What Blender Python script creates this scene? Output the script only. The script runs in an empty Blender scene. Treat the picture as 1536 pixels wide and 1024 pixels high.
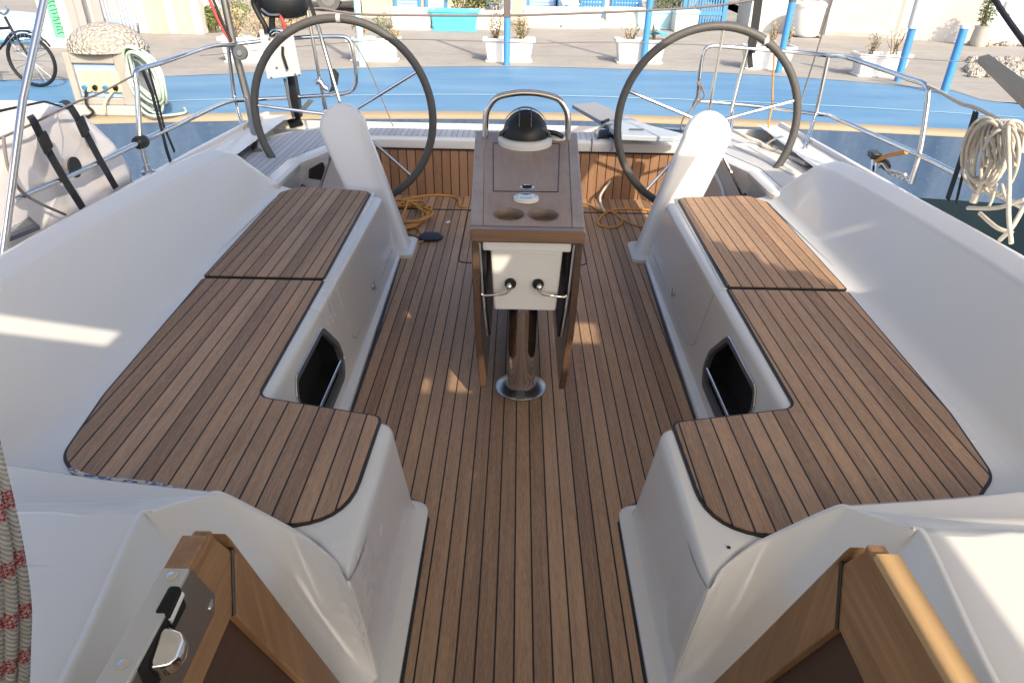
import bpy, math, random
from mathutils import Vector, Matrix
random.seed(7)
scn = bpy.context.scene
COL = scn.collection
R = math.radians
CX = .045                       # centreline of the boat

# ------------------------------------------------------------------ camera model (24 mm phone lens held 1.59 m above the sole)
F, TH, RO, YAW, H = 1021., R(30.1), .02, .002, 1.59
def ray(px, py):
    x = (px-768)/F; y = (512-py)/F
    c, s = math.cos(RO), math.sin(RO); x, y = c*x-s*y, s*x+c*y
    d = [x, math.cos(TH)+y*math.sin(TH), -math.sin(TH)+y*math.cos(TH)]
    c, s = math.cos(YAW), math.sin(YAW)
    return Vector((c*d[0]-s*d[1], s*d[0]+c*d[1], d[2]))
O = Vector((0, 0, H))
def Pz(px, py, z): d = ray(px, py); return O+d*((z-H)/d.z)     # where a line of sight measured on the photo meets a level / a cross plane / a long plane
def Py(px, py, Y): d = ray(px, py); return O+d*(Y/d.y)
def Px(px, py, X): d = ray(px, py); return O+d*(X/d.x)
def V(*a): return Vector(a)

# ------------------------------------------------------------------ mesh builder
def cr(pts, n=8, closed=False):
    pts = [Vector(p) for p in pts]; out = []; m = len(pts)
    rng = range(m) if closed else range(m-1)
    for i in rng:
        if closed: p0, p1, p2, p3 = pts[(i-1) % m], pts[i], pts[(i+1) % m], pts[(i+2) % m]
        else: p0, p1, p2, p3 = pts[max(i-1, 0)], pts[i], pts[i+1], pts[min(i+2, m-1)]
        for k in range(n):
            t = k/n
            out.append(.5*((2*p1)+(p2-p0)*t+(2*p0-5*p1+4*p2-p3)*t*t+(3*p1-p0-3*p2+p3)*t*t*t))
    if not closed: out.append(pts[-1])
    return out
class MB:
    def __init__(s): s.v = []; s.f = []
    def add(s, vs, fs):
        b = len(s.v); s.v += [tuple(v) for v in vs]; s.f += [tuple(i+b for i in f) for f in fs]; return s
    def box(s, x0, x1, y0, y1, z0, z1):
        return s.add([(x, y, z) for z in (z0, z1) for x, y in ((x0, y0), (x1, y0), (x1, y1), (x0, y1))],
                     [(3, 2, 1, 0), (4, 5, 6, 7), (0, 1, 5, 4), (1, 2, 6, 5), (2, 3, 7, 6), (3, 0, 4, 7)])
    def obox(s, c, ax, ay, az):
        c, ax, ay, az = map(Vector, (c, ax, ay, az))
        return s.add([c+ax*x+ay*y+az*z for z in (-1, 1) for x, y in ((-1, -1), (1, -1), (1, 1), (-1, 1))],
                     [(3, 2, 1, 0), (4, 5, 6, 7), (0, 1, 5, 4), (1, 2, 6, 5), (2, 3, 7, 6), (3, 0, 4, 7)])
    def loft(s, loops, cap0=True, cap1=True, ring=True):
        n = len(loops[0]); vs = [p for l in loops for p in l]; fs = []
        for i in range(len(loops)-1):
            for j in range(n if ring else n-1):
                k = (j+1) % n
                fs.append((i*n+j, i*n+k, (i+1)*n+k, (i+1)*n+j))
        if cap0: fs.append(tuple(reversed(range(n))))
        if cap1: fs.append(tuple((len(loops)-1)*n+j for j in range(n)))
        return s.add(vs, fs)
    def tube(s, path, r, seg=8, closed=False, caps=True, flat=None):
        path = [Vector(p) for p in path]; m = len(path); loops = []
        up = None
        for i, p in enumerate(path):
            if closed: t = path[(i+1) % m]-path[(i-1) % m]
            else: t = path[min(i+1, m-1)]-path[max(i-1, 0)]
            if t.length < 1e-9: t = Vector((0, 0, 1))
            t.normalize()
            if up is None:
                up = Vector((0, 0, 1)) if abs(t.z) < .9 else Vector((0, 1, 0))
                if flat: up = Vector(flat)
            u = up-t*up.dot(t)
            if u.length < 1e-6: u = t.orthogonal()
            u.normalize(); w = t.cross(u); up = u
            rr = r[i] if isinstance(r, (list, tuple)) and not flat else r
            if flat: a, b = r; loops.append([p+u*(a*math.cos(q))+w*(b*math.sin(q)) for q in [2*math.pi*k/seg for k in range(seg)]])
            else: loops.append([p+(u*math.cos(q)+w*math.sin(q))*rr for q in [2*math.pi*k/seg for k in range(seg)]])
        if closed: loops.append(loops[0]); caps = False
        return s.loft(loops, caps, caps)
    def strap(s, path, wdir, w, th):           # flat webbing: w wide along wdir, th thick
        path = [Vector(p) for p in path]; wd = Vector(wdir).normalized(); loops = []; m = len(path)
        for i, p in enumerate(path):
            t = (path[min(i+1, m-1)]-path[max(i-1, 0)]).normalized()
            n = t.cross(wd).normalized()
            loops.append([p+wd*w/2*a+n*th/2*b for a, b in ((-1, -1), (1, -1), (1, 1), (-1, 1))])
        return s.loft(loops)
    def lathe(s, prof, c, axis=(0, 0, 1), seg=32, cap=True):
        ax = Vector(axis).normalized(); u = ax.orthogonal().normalized(); w = ax.cross(u); c = Vector(c)
        return s.loft([[c+ax*z+(u*math.cos(2*math.pi*k/seg)+w*math.sin(2*math.pi*k/seg))*max(r, 1e-4) for k in range(seg)] for r, z in prof], cap, cap)
    def ell(s, c, rx, ry, rz, seg=16, rings=10, z0=-1.):
        c = Vector(c); a0 = math.asin(z0)
        return s.loft([[c+Vector((rx*math.cos(a)*math.cos(2*math.pi*k/seg), ry*math.cos(a)*math.sin(2*math.pi*k/seg), rz*math.sin(a))) for k in range(seg)]
                       for a in [a0+(math.pi/2-.02-a0)*i/rings for i in range(rings+1)]])
    def prism(s, poly, z0, z1, inset=.0):
        lo = [(x, y, z0) for x, y in poly]
        if inset: 
            q = offset(poly, -inset)
            return s.loft([lo, [(x, y, z1-inset) for x, y in poly], [(x, y, z1) for x, y in q]])
        return s.loft([lo, [(x, y, z1) for x, y in poly]])
def rpoly(pts, rad, seg=6):
    out = []; n = len(pts)
    for i in range(n):
        p = Vector(pts[i]); a = Vector(pts[i-1])-p; b = Vector(pts[(i+1) % n])-p
        r = rad[i] if isinstance(rad, (list, tuple)) else rad
        if r <= 0: out.append(tuple(p)); continue
        la, lb = a.length, b.length; a.normalize(); b.normalize()
        ang = a.angle(b); d = min(r/math.tan(ang/2), la*.48, lb*.48)
        p1, p2 = p+a*d, p+b*d
        for k in range(seg+1):
            t = k/seg
            out.append(tuple(p1*(1-t)**2+p*2*t*(1-t)+p2*t*t))
    return out
def area(poly): return sum(poly[i-1][0]*poly[i][1]-poly[i][0]*poly[i-1][1] for i in range(len(poly)))/2
def offset(poly, d):                        # outward for d > 0
    n = len(poly); out = []; sg = 1 if area(poly) > 0 else -1
    for i in range(n):
        a, p, b = Vector(poly[i-1]), Vector(poly[i]), Vector(poly[(i+1) % n])
        e1, e2 = (p-a), (b-p)
        if e1.length < 1e-7: e1 = e2
        if e2.length < 1e-7: e2 = e1
        e1.normalize(); e2.normalize()
        n1, n2 = Vector((e1.y, -e1.x)), Vector((e2.y, -e2.x)); m = n1+n2
        if m.length < 1e-6: m = n1
        m.normalize(); k = 1/max(.4, m.dot(n1))
        out.append(tuple(p+m*(d*sg*k)))
    return out

def link(o, parent):
    COL.objects.link(o)
    if parent is not None:
        o.parent = parent; o.matrix_parent_inverse = Matrix.Translation(-Vector(parent.get('base', (0, 0, 0))))
def obj(name, mb, mat, parent=None, smooth=40, bevel=0, bseg=2, wn=False):
    me = bpy.data.meshes.new(name); me.from_pydata(mb.v, [], mb.f); me.update()
    import bmesh
    bm = bmesh.new(); bm.from_mesh(me); bmesh.ops.recalc_face_normals(bm, faces=bm.faces); bmesh.ops.triangulate(bm, faces=[f for f in bm.faces if len(f.verts) > 4]); bm.to_mesh(me); bm.free()
    if smooth:
        me.polygons.foreach_set('use_smooth', [True]*len(me.polygons)); me.set_sharp_from_angle(angle=R(smooth))
    if mat: me.materials.append(mat)
    o = bpy.data.objects.new(name, me)
    if parent is not None and parent.parent is not None: o['lvl'] = 3
    COL.objects.link(o)
    if parent is not None:
        o.parent = parent
        if parent.type == 'EMPTY': o.matrix_parent_inverse = Matrix.Translation(-Vector(parent['base']))
    if bevel:
        m = o.modifiers.new('edge', 'BEVEL'); m.width = bevel; m.segments = bseg; m.limit_method = 'ANGLE'; m.angle_limit = R(35); m.harden_normals = False
    if wn:
        m = o.modifiers.new('normals', 'WEIGHTED_NORMAL'); m.keep_sharp = True; m.weight = 60
    return o
def tag(o, label, cat, group=None):
    o['label'] = label; o['category'] = cat
    if group: o['group'] = group
    return o
def thing(name, label, cat, loc, group=None):
    o = bpy.data.objects.new(name, None); COL.objects.link(o); o.location = loc; o['base'] = list(loc); o.empty_display_size = .1
    return tag(o, label, cat, group)
def struct(o, kind='structure'): o['kind'] = kind; return o
def copy_thing(root, d, label):
    c = root.copy(); COL.objects.link(c); c.location = root.location+Vector(d); c['label'] = label
    def rec(src, dst):
        for ch in [x for x in bpy.data.objects if x.parent == src]:
            k = ch.copy(); COL.objects.link(k); k.parent = dst; rec(ch, k)
    rec(root, c); return c

# ------------------------------------------------------------------ materials
class NT:
    def __init__(s, name):
        s.m = bpy.data.materials.new(name); s.m.use_nodes = True; s.t = s.m.node_tree; s.n = s.t.nodes; s.b = s.n['Principled BSDF']
    def node(s, t, **kw):
        n = s.n.new(t)
        for k, v in kw.items():
            if k.startswith('i_'):
                key = k[2:]; key = int(key) if key.isdigit() else key.replace('_', ' ')
                if hasattr(v, 'is_output') or isinstance(v, bpy.types.NodeSocket): s.t.links.new(v, n.inputs[key])
                else: n.inputs[key].default_value = v
            else: setattr(n, k, v)
        return n
    def math(s, op, a, b=None, c=None, clamp=False):
        n = s.n.new('ShaderNodeMath'); n.operation = op; n.use_clamp = clamp
        for i, v in enumerate((a, b, c)):
            if v is None: continue
            if isinstance(v, (int, float)): n.inputs[i].default_value = v
            else: s.t.links.new(v, n.inputs[i])
        return n.outputs[0]
    def mix(s, fac, a, b, mode='MIX'):
        n = s.n.new('ShaderNodeMix'); n.data_type = 'RGBA'; n.blend_type = mode
        for i, v in ((0, fac), (6, a), (7, b)):
            if isinstance(v, bpy.types.NodeSocket): s.t.links.new(v, n.inputs[i])
            elif i == 0: n.inputs[0].default_value = v
            else: n.inputs[i].default_value = (*v, 1) if len(v) == 3 else v
        return n.outputs[2]
    def ramp(s, fac, stops, interp='LINEAR'):
        n = s.n.new('ShaderNodeValToRGB'); n.color_ramp.interpolation = interp
        e = n.color_ramp.elements
        while len(e) < len(stops): e.new(.5)
        for q, (p, c) in zip(e, stops): q.position = p; q.color = (*c, 1) if len(c) == 3 else c
        s.t.links.new(fac, n.inputs[0]); return n.outputs[0]
    def coords(s, kind='Object'):
        return s.n.new('ShaderNodeTexCoord').outputs[kind]
    def vec(s, x, y, z):
        n = s.n.new('ShaderNodeCombineXYZ')
        for i, v in enumerate((x, y, z)):
            if isinstance(v, (int, float)): n.inputs[i].default_value = v
            else: s.t.links.new(v, n.inputs[i])
        return n.outputs[0]
    def noise(s, vec, scale, detail=3, rough=.5):
        return s.node('ShaderNodeTexNoise', i_Vector=vec, i_Scale=scale, i_Detail=detail, i_Roughness=rough).outputs[0]
    def sep(s, vec):
        n = s.n.new('ShaderNodeSeparateXYZ'); s.t.links.new(vec, n.inputs[0]); return n.outputs
    def set(s, **kw):
        for k, v in kw.items():
            key = k.replace('_', ' ')
            if isinstance(v, bpy.types.NodeSocket): s.t.links.new(v, s.b.inputs[key])
            else: s.b.inputs[key].default_value = (*v, 1) if isinstance(v, (tuple, list)) and len(v) == 3 else v
        return s
    def bump(s, h, strength=.3, dist=.01):
        n = s.node('ShaderNodeBump', i_Height=h, i_Strength=strength, i_Distance=dist)
        s.t.links.new(n.outputs[0], s.b.inputs['Normal']); return s
def simple(name, col, rough=.5, metal=0., var=.12, scale=8., coat=0., bump=0., spec=.5):
    t = NT(name); co = t.coords(); n = t.noise(co, scale, 5, .6); n2 = t.noise(co, scale*7, 3, .6)
    f = t.math('ADD', t.math('MULTIPLY', n, .7), t.math('MULTIPLY', n2, .3))
    c = t.mix(f, tuple(x*(1-var*1.6) for x in col), tuple(min(1, x*(1+var*1.6)) for x in col))
    t.set(Base_Color=c, Roughness=t.math('ADD', rough-.08, t.math('MULTIPLY', n2, .16), clamp=True), Metallic=metal, Coat_Weight=coat, Specular_IOR_Level=spec)
    if bump: t.bump(n2, bump, .004)
    return t.m
def teak(name, w, phase, caulk=.095, light=(.485, .297, .172), dark=(.22, .128, .075), grey=(.36, .26, .185), greyf=.24, vertical=False, caulkcol=(.012, .010, .009)):
    t = NT(name); co = t.coords(); x, y, z = t.sep(co)
    L = t.math('ADD', y, z)
    q = t.math('DIVIDE', t.math('SUBTRACT', x, phase), w)
    idn = t.math('FLOOR', q); fr = t.math('FRACT', q)
    edge = t.math('ABSOLUTE', t.math('SUBTRACT', fr, .5))
    cm = t.math('MULTIPLY', t.math('SUBTRACT', edge, .5-caulk/2-.012), 1/.02, clamp=True)
    wn = t.node('ShaderNodeTexWhiteNoise', noise_dimensions='1D', i_W=idn).outputs
    rnd = wn[0]
    sh = t.math('MULTIPLY', rnd, 37.)
    g1 = t.noise(t.vec(t.math('MULTIPLY', x, 150.), t.math('ADD', t.math('MULTIPLY', L, 5.), sh), idn), 1., 4, .65)
    g2 = t.noise(t.vec(t.math('MULTIPLY', x, 45.), t.math('ADD', t.math('MULTIPLY', L, 1.6), sh), idn), 1., 3, .6)
    g3 = t.noise(t.vec(t.math('MULTIPLY', x, 330.), t.math('MULTIPLY', L, 30.), sh), 1., 3, .7)
    f = t.math('ADD', t.math('MULTIPLY', g1, .5), t.math('MULTIPLY', g2, .5))
    f = t.math('ADD', f, t.math('MULTIPLY', t.math('SUBTRACT', rnd, .5), .38))
    f = t.math('ADD', f, t.math('MULTIPLY', t.math('SUBTRACT', g3, .5), .95))
    c = t.ramp(f, [(.22, dark), (.5, tuple((a+b)/2 for a, b in zip(dark, light))), (.78, light)])
    wear = t.noise(t.vec(t.math('MULTIPLY', x, 2.2), t.math('MULTIPLY', L, 1.1), 3.), 1., 5, .6)
    wear = t.math('MULTIPLY', t.math('SUBTRACT', wear, .38), greyf*3.2, clamp=True)
    hue = t.node('ShaderNodeTexWhiteNoise', noise_dimensions='1D', i_W=t.math('ADD', idn, 91.)).outputs[0]
    wear = t.math('ADD', t.math('MULTIPLY', wear, .7), t.math('MULTIPLY', hue, greyf*.8), clamp=True)
    c = t.mix(wear, c, t.mix(f, tuple(v*.62 for v in grey), tuple(v*1.35 for v in grey)))
    bl = t.noise(co, 1.7, 4, .6)
    c = t.mix(t.math('MULTIPLY', t.math('SUBTRACT', bl, .55), 1.6, clamp=True), c, tuple(v*.75 for v in dark))
    c = t.mix(cm, c, caulkcol)
    t.set(Base_Color=c, Roughness=t.math('ADD', .50, t.math('MULTIPLY', g1, .22)), Specular_IOR_Level=.4)
    hgt = t.math('SUBTRACT', t.math('MULTIPLY', g1, .15), cm)
    t.bump(hgt, .35, .002)
    return t.m
def wood(name, axis, light, dark, fine=1., rough=.45, coat=0., grey=None):
    t = NT(name); co = t.coords(); c3 = t.sep(co)
    sc = [95.*fine]*3; sc[axis] = 3.2
    v = t.vec(*[t.math('MULTIPLY', c3[i], sc[i]) for i in range(3)])
    g = t.noise(v, 1., 5, .65); sc2 = [22.*fine]*3; sc2[axis] = 1.2
    g2 = t.noise(t.vec(*[t.math('MULTIPLY', c3[i], sc2[i]) for i in range(3)]), 1., 4, .6)
    f = t.math('ADD', t.math('MULTIPLY', g, .55), t.math('MULTIPLY', g2, .45))
    c = t.ramp(f, [(.28, dark), (.72, light)])
    if grey:
        n = t.noise(co, 4., 5, .65)
        c = t.mix(t.math('MULTIPLY', t.math('SUBTRACT', n, .34), 2.2, clamp=True), c, grey)
    t.set(Base_Color=c, Roughness=t.math('ADD', rough-.1, t.math('MULTIPLY', g, .2)), Coat_Weight=coat, Coat_Roughness=.15)
    t.bump(g, .18, .002)
    return t.m
M = {}
def gel(name, col, rough=.28):
    t = NT(name); co = t.coords()
    n = t.noise(co, 2.3, 4, .6); n2 = t.noise(co, 60, 3, .6); st = t.noise(co, 9., 6, .7)
    c = t.mix(t.math('MULTIPLY', n, .5), col, tuple(v*.93 for v in col))
    c = t.mix(t.math('MULTIPLY', t.math('SUBTRACT', st, .66), .8, clamp=True), c, (col[0]*.78, col[1]*.75, col[2]*.70))
    t.set(Base_Color=c, Roughness=t.math('ADD', rough-.06, t.math('MULTIPLY', n, .08)), Coat_Weight=.4, Coat_Roughness=.08)
    t.bump(t.noise(co, 5., 2, .5), .05, .02)
    return t.m
M['gel'] = gel('white_gelcoat', (.71, .695, .66))
M['gel2'] = gel('cream_gelcoat', (.70, .68, .64), .4)
M['floor'] = teak('teak_floor', .05, .0165+.0025)
M['seatL'] = teak('teak_seat_a', .05, float(Pz(220.5, 560, .377).x))
M['seatR'] = teak('teak_seat_b', .05, float(Pz(1066.4, 630, .377).x), greyf=.3)
M['panel'] = teak('teak_cladding', .062, .02, caulk=.10, light=(.36, .19, .095), dark=(.21, .105, .055), greyf=.12)
M['greyteak'] = teak('weathered_teak', .04, .01, caulk=.10, light=(.48, .50, .52), dark=(.38, .40, .42), grey=(.45, .47, .5), greyf=.4, caulkcol=(.16, .17, .18))
M['caulk'] = simple('black_caulk', (.012, .012, .013), .45)
M['table'] = wood('weathered_table_wood', 1, (.42, .30, .235), (.25, .17, .13), 1., .6, grey=(.40, .32, .285))
M['tabtrim'] = wood('table_edge_wood', 0, (.27, .16, .095), (.095, .05, .03), 1.3, .4, .2)
M['cupwood'] = simple('cup_holder_wood', (.21, .155, .115), .5, scale=25)
M['tabtrimy'] = wood('table_side_trim', 1, (.40, .29, .22), (.24, .17, .135), 1., .5, grey=(.40, .36, .34))
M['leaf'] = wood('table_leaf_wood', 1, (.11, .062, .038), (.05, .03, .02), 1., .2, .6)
M['door'] = wood('door_teak', 2, (.43, .245, .12), (.17, .085, .04), .9, .42)
M['doory'] = wood('door_teak_rail', 1, (.43, .245, .12), (.17, .085, .04), .9, .42)
M['louvre'] = wood('dark_louvre', 1, (.10, .05, .03), (.05, .025, .015), .7, .6)
M['doorsunlit'] = wood('door_teak_sunlit', 1, (.70, .46, .24), (.46, .28, .125), 1., .45)  # sunlight put into the wood colour of the right door's top edge
def metal(name, col, rough, sc=30):
    t = NT(name); n = t.noise(t.coords(), sc, 4, .6)
    t.set(Base_Color=t.mix(n, tuple(v*.9 for v in col), col), Metallic=1., Roughness=t.math('ADD', rough-.04, t.math('MULTIPLY', n, .1)))
    return t.m
M['steel'] = metal('polished_stainless', (.74, .73, .72), .10)
M['mirror'] = metal('mirror_stainless', (.70, .69, .68), .05)
M['brush'] = metal('brushed_stainless', (.50, .50, .50), .30)
M['black'] = simple('black_plastic', (.013, .014, .016), .32, spec=.35)
M['webbing'] = simple('black_webbing', (.012, .013, .015), .7, bump=.3, scale=60)
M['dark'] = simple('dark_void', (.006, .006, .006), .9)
M['rubber'] = simple('grey_rubber', (.10, .105, .11), .6)
M['leather'] = simple('grey_leather_rim', (.085, .082, .075), .55, bump=.25, scale=40)
M['whitepl'] = simple('white_plastic', (.75, .74, .71), .4, var=.06)
M['cream'] = simple('cream_plastic', (.72, .68, .6), .45, var=.06)
M['board'] = simple('pale_grey_board', (.50, .50, .49), .55, var=.05)
M['greyalu'] = metal('grey_aluminium', (.33, .32, .30), .42)
M['pvc'] = simple('white_pvc_cover', (.80, .76, .75), .5, var=.06, scale=4)
def canvas():
    t = NT('white_awning_canvas'); n = t.noise(t.coords(), 90, 3)
    t.set(Base_Color=t.mix(n, (.70, .69, .66), (.78, .77, .74)), Roughness=.9)
    tr = t.node('ShaderNodeBsdfTranslucent'); tr.inputs[0].default_value = (.82, .79, .72, 1)
    mx = t.node('ShaderNodeMixShader'); mx.inputs[0].default_value = .42
    t.t.links.new(t.b.outputs[0], mx.inputs[1]); t.t.links.new(tr.outputs[0], mx.inputs[2])
    t.t.links.new(mx.outputs[0], t.n['Material Output'].inputs[0]); return t.m
M['canvas'] = canvas()
M['orange'] = simple('orange_cord', (.52, .25, .06), .7, bump=.5, scale=90)
M['redcord'] = simple('red_cable', (.42, .05, .05), .5)
M['whiterope'] = simple('cream_rope', (.60, .55, .46), .8, bump=.6, scale=110, var=.2)
M['greyrope'] = simple('grey_cord', (.17, .15, .14), .8, bump=.4, scale=90)
M['hose'] = simple('pale_green_hose', (.46, .56, .48), .5, var=.15)
M['plank'] = simple('grey_gangplank', (.30, .30, .305), .6, var=.08, scale=20)
M['platebl'] = simple('grey_blue_lid', (.42, .46, .50), .35, var=.06)
def braid():
    t = NT('red_fleck_braid'); co = t.coords(); x, y, z = t.sep(co)
    a = t.math('ADD', z, t.math('MULTIPLY', x, .9)); fr = t.math('FRACT', t.math('DIVIDE', a, .056))
    band = t.math('LESS_THAN', fr, .30)
    ch = t.node('ShaderNodeTexChecker', i_Vector=t.vec(t.math('ADD', x, z), t.math('SUBTRACT', x, z), y), i_Scale=190.).outputs[1]
    w = t.node('ShaderNodeTexWave', wave_type='BANDS', bands_direction='DIAGONAL', i_Vector=co, i_Scale=75., i_Distortion=2.).outputs[1]
    base = t.mix(w, (.38, .38, .35), (.66, .65, .61))
    c = t.mix(t.math('MULTIPLY', band, t.math('ADD', .25, t.math('MULTIPLY', ch, .75))), base, (.42, .035, .05))
    t.set(Base_Color=c, Roughness=.85); t.bump(w, .8, .003); return t.m
M['braid'] = braid()
def bluefleck():
    t = NT('blue_fleck_rope'); n = t.noise(t.coords(), 60, 2)
    t.set(Base_Color=t.ramp(n, [(.5, (.6, .57, .5)), (.56, (.08, .16, .35))]), Roughness=.85); return t.m
M['bluefleck'] = bluefleck()
def concrete(name, a, b, sc=1.):
    t = NT(name); co = t.coords(); n = t.noise(co, .9*sc, 6, .65); n2 = t.noise(co, 40*sc, 4, .7); n3 = t.noise(co, 5*sc, 5, .7)
    f = t.math('ADD', t.math('MULTIPLY', n, .5), t.math('ADD', t.math('MULTIPLY', n2, .2), t.math('MULTIPLY', n3, .3)))
    x, y, z = t.sep(co)
    jx = t.math('ABSOLUTE', t.math('SUBTRACT', t.math('FRACT', t.math('DIVIDE', y, 1.9)), .5))
    c = t.ramp(f, [(.3, a), (.7, b)])
    c = t.mix(t.math('MULTIPLY', t.math('LESS_THAN', jx, .008), .5), c, tuple(v*.5 for v in a))
    t.set(Base_Color=c, Roughness=.85); t.bump(n2, .3, .004); return t.m
M['pave'] = concrete('quay_concrete', (.235, .215, .19), (.40, .375, .335))
def bluepaint(name, a, b, streak=False, worn=None):
    t = NT(name); co = t.coords(); x, y, z = t.sep(co)
    if streak: v = t.vec(t.math('MULTIPLY', x, 2.2), t.math('MULTIPLY', y, .6), t.math('MULTIPLY', z, .5)); 
    else: v = t.vec(t.math('MULTIPLY', x, .35), t.math('MULTIPLY', y, 1.3), z)
    n = t.noise(v, 1.3, 6, .6); n2 = t.noise(co, 22, 5, .7)
    c = t.ramp(t.math('ADD', t.math('MULTIPLY', n, .8), t.math('MULTIPLY', n2, .2)), [(.32, a), (.68, b)])
    if worn: c = t.mix(t.math('MULTIPLY', t.math('SUBTRACT', n2, .60), 5., clamp=True), c, worn)
    t.set(Base_Color=c, Roughness=t.math('ADD', .42, t.math('MULTIPLY', n2, .25)), Specular_IOR_Level=.25); t.bump(n2, .12, .004); return t.m
M['bluetop'] = bluepaint('blue_quay_paint', (.075, .20, .36), (.15, .29, .435), worn=(.24, .35, .44))
M['blueface'] = bluepaint('dark_blue_quay_paint', (.04, .08, .155), (.10, .15, .235), True, (.18, .2, .23))
M['yellow'] = bluepaint('worn_yellow_edge', (.25, .20, .13), (.36, .30, .205), worn=(.26, .25, .22))
M['stucco'] = concrete('white_stucco', (.50, .48, .44), (.62, .595, .55), 1.6)
M['stuccoShade'] = concrete('shade_tinted_stucco', (.50, .54, .66), (.60, .64, .74), 1.6)  # white stucco with the blue of shade mixed into its colour
M['beige'] = concrete('beige_stone', (.45, .36, .28), (.58, .48, .38), 2.)
M['pedstone'] = concrete('weathered_pedestal_concrete', (.30, .28, .245), (.43, .405, .36), 2.)
M['plinth'] = concrete('grey_stone_base', (.40, .38, .34), (.5, .48, .44), 2.)
M['shutter'] = simple('pale_blue_shutter', (.32, .45, .68), .5, var=.08)
M['blue'] = simple('bright_blue_paint', (.06, .25, .50), .4, var=.15, scale=20)
M['cyan'] = simple('cyan_plastic', (.10, .52, .70), .4)
M['palecyan'] = simple('pale_cyan_plastic', (.42, .68, .76), .45)
M['soil'] = simple('dark_soil', (.05, .035, .025), .95, bump=.6, scale=30)
M['dry'] = simple('dry_leaf', (.42, .32, .17), .8, var=.4, scale=30)
M['green'] = simple('olive_leaf', (.12, .15, .04), .7, var=.45, scale=30)
M['twig'] = simple('twig', (.17, .12, .08), .85)
M['red'] = simple('red_paint', (.55, .05, .10), .45)
M['lifered'] = simple('faded_lifebuoy', (.62, .17, .15), .6, var=.3, scale=20)
M['greensign'] = simple('green_sign', (.15, .50, .28), .5, var=.3, scale=6)
M['signink'] = simple('dark_green_ink', (.03, .16, .09), .6)
M['glass'] = simple('dark_glass', (.03, .04, .05), .08)
M['paleblue'] = simple('pale_blue_gloss', (.42, .58, .78), .3)
M['yellowp'] = simple('yellow_paint', (.75, .6, .08), .4)
M['outlet'] = simple('yellowed_socket', (.75, .62, .36), .45)
def stone():
    t = NT('rough_stone_cap'); co = t.coords()
    v = t.node('ShaderNodeTexVoronoi', i_Vector=co, i_Scale=34., feature='F1').outputs; n = t.noise(co, 40, 4)
    c = t.ramp(v[0], [(.05, (.68, .64, .57)), (.6, (.36, .32, .27))])
    t.set(Base_Color=c, Roughness=.9); t.bump(v[0], 1., .03); return t.m
M['stone'] = stone()
def water():
    t = NT('harbour_water'); co = t.coords(); n = t.noise(co, 2.4, 4, .55)
    t.set(Base_Color=(.003, .012, .010), Roughness=.08, IOR=1.33, Specular_IOR_Level=.14); t.bump(n, .10, .05); return t.m
M['water'] = water()

# ------------------------------------------------------------------ camera, sky, sun
cam = bpy.data.cameras.new('camera'); co = bpy.data.objects.new('camera', cam); COL.objects.link(co)
cam.sensor_width = 36; cam.lens = 36*F/1536; cam.clip_start = .03; cam.clip_end = 2000
co.matrix_world = Matrix.Translation(O) @ (Matrix.Rotation(YAW, 4, 'Z') @ Matrix.Rotation(math.pi/2-TH, 4, 'X') @ Matrix.Rotation(RO, 4, 'Z'))
scn.camera = co
EL = R(36); AZ = R(25)                     # sun behind the photographer, a little to the right, low
sdir = Vector((-math.sin(AZ)*math.cos(EL), math.cos(AZ)*math.cos(EL), -math.sin(EL)))
W = bpy.data.worlds.new('World'); scn.world = W; W.use_nodes = True
bg = W.node_tree.nodes['Background']; sk = W.node_tree.nodes.new('ShaderNodeTexSky'); sk.sky_type = 'NISHITA'; sk.sun_disc = False
sk.sun_elevation = EL; sk.sun_rotation = math.atan2(-sdir.x, -sdir.y); sk.air_density = .8; sk.dust_density = 3.; sk.ozone_density = .35
W.node_tree.links.new(sk.outputs[0], bg.inputs[0]); bg.inputs[1].default_value = .15
sl = bpy.data.lights.new('sun', 'SUN'); sl.energy = 2.55; sl.angle = R(.6); sl.color = (1., .88, .70)
so = bpy.data.objects.new('sun', sl); COL.objects.link(so); so.rotation_euler = sdir.to_track_quat('-Z', 'Y').to_euler(); so.location = (4, -8, 8)
scn.view_settings.view_transform = 'Standard'; scn.view_settings.look = 'None'; scn.view_settings.gamma = 1.; scn.view_settings.exposure = 1.06
scn.cycles.use_denoising = True; scn.cycles.max_bounces = 8

def side(poly, s): 
    q = [(CX+s*h, y) for h, y in poly]
    return q
SN = {-1: 'left', 1: 'right'}

# ================================================================== COCKPIT SOLE
fp = [(.30, -.3), (.30, 1.60), (.345, 1.68), (.40, 1.705), (.66, 1.72), (.668, 2.2), (.674, 2.7), (.712, 3.72), (.80, 3.85), (1.12, 4.2), (1.12, 4.86)]
outline = [(CX-h, y) for h, y in fp]+[(CX+h, y) for h, y in reversed(fp)]
o = obj('cockpit_floor', MB().prism(outline, -.012, 0), M['floor'], smooth=0); struct(o)
sub = MB().prism(offset(outline, .012), -.02, -.002)
st = obj('floor_seam', sub, M['caulk'], smooth=0); struct(st)
# hatch joint let into the floor beside the table
hp = rpoly([(CX-.375, 3.64), (CX+.375, 3.64), (CX+.375, 4.55), (CX-.375, 4.55)], .05)
hatch = obj('floor_hatch_joint', MB().tube([(x, y, .0) for x, y in hp], .005, 6, True), M['caulk']); struct(hatch)
hj = obj('floor_cross_joint', MB().tube([(CX-1.1, 4.545, .0), (CX+1.1, 4.545, 0)], .006, 6), M['caulk']); struct(hj)

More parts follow.
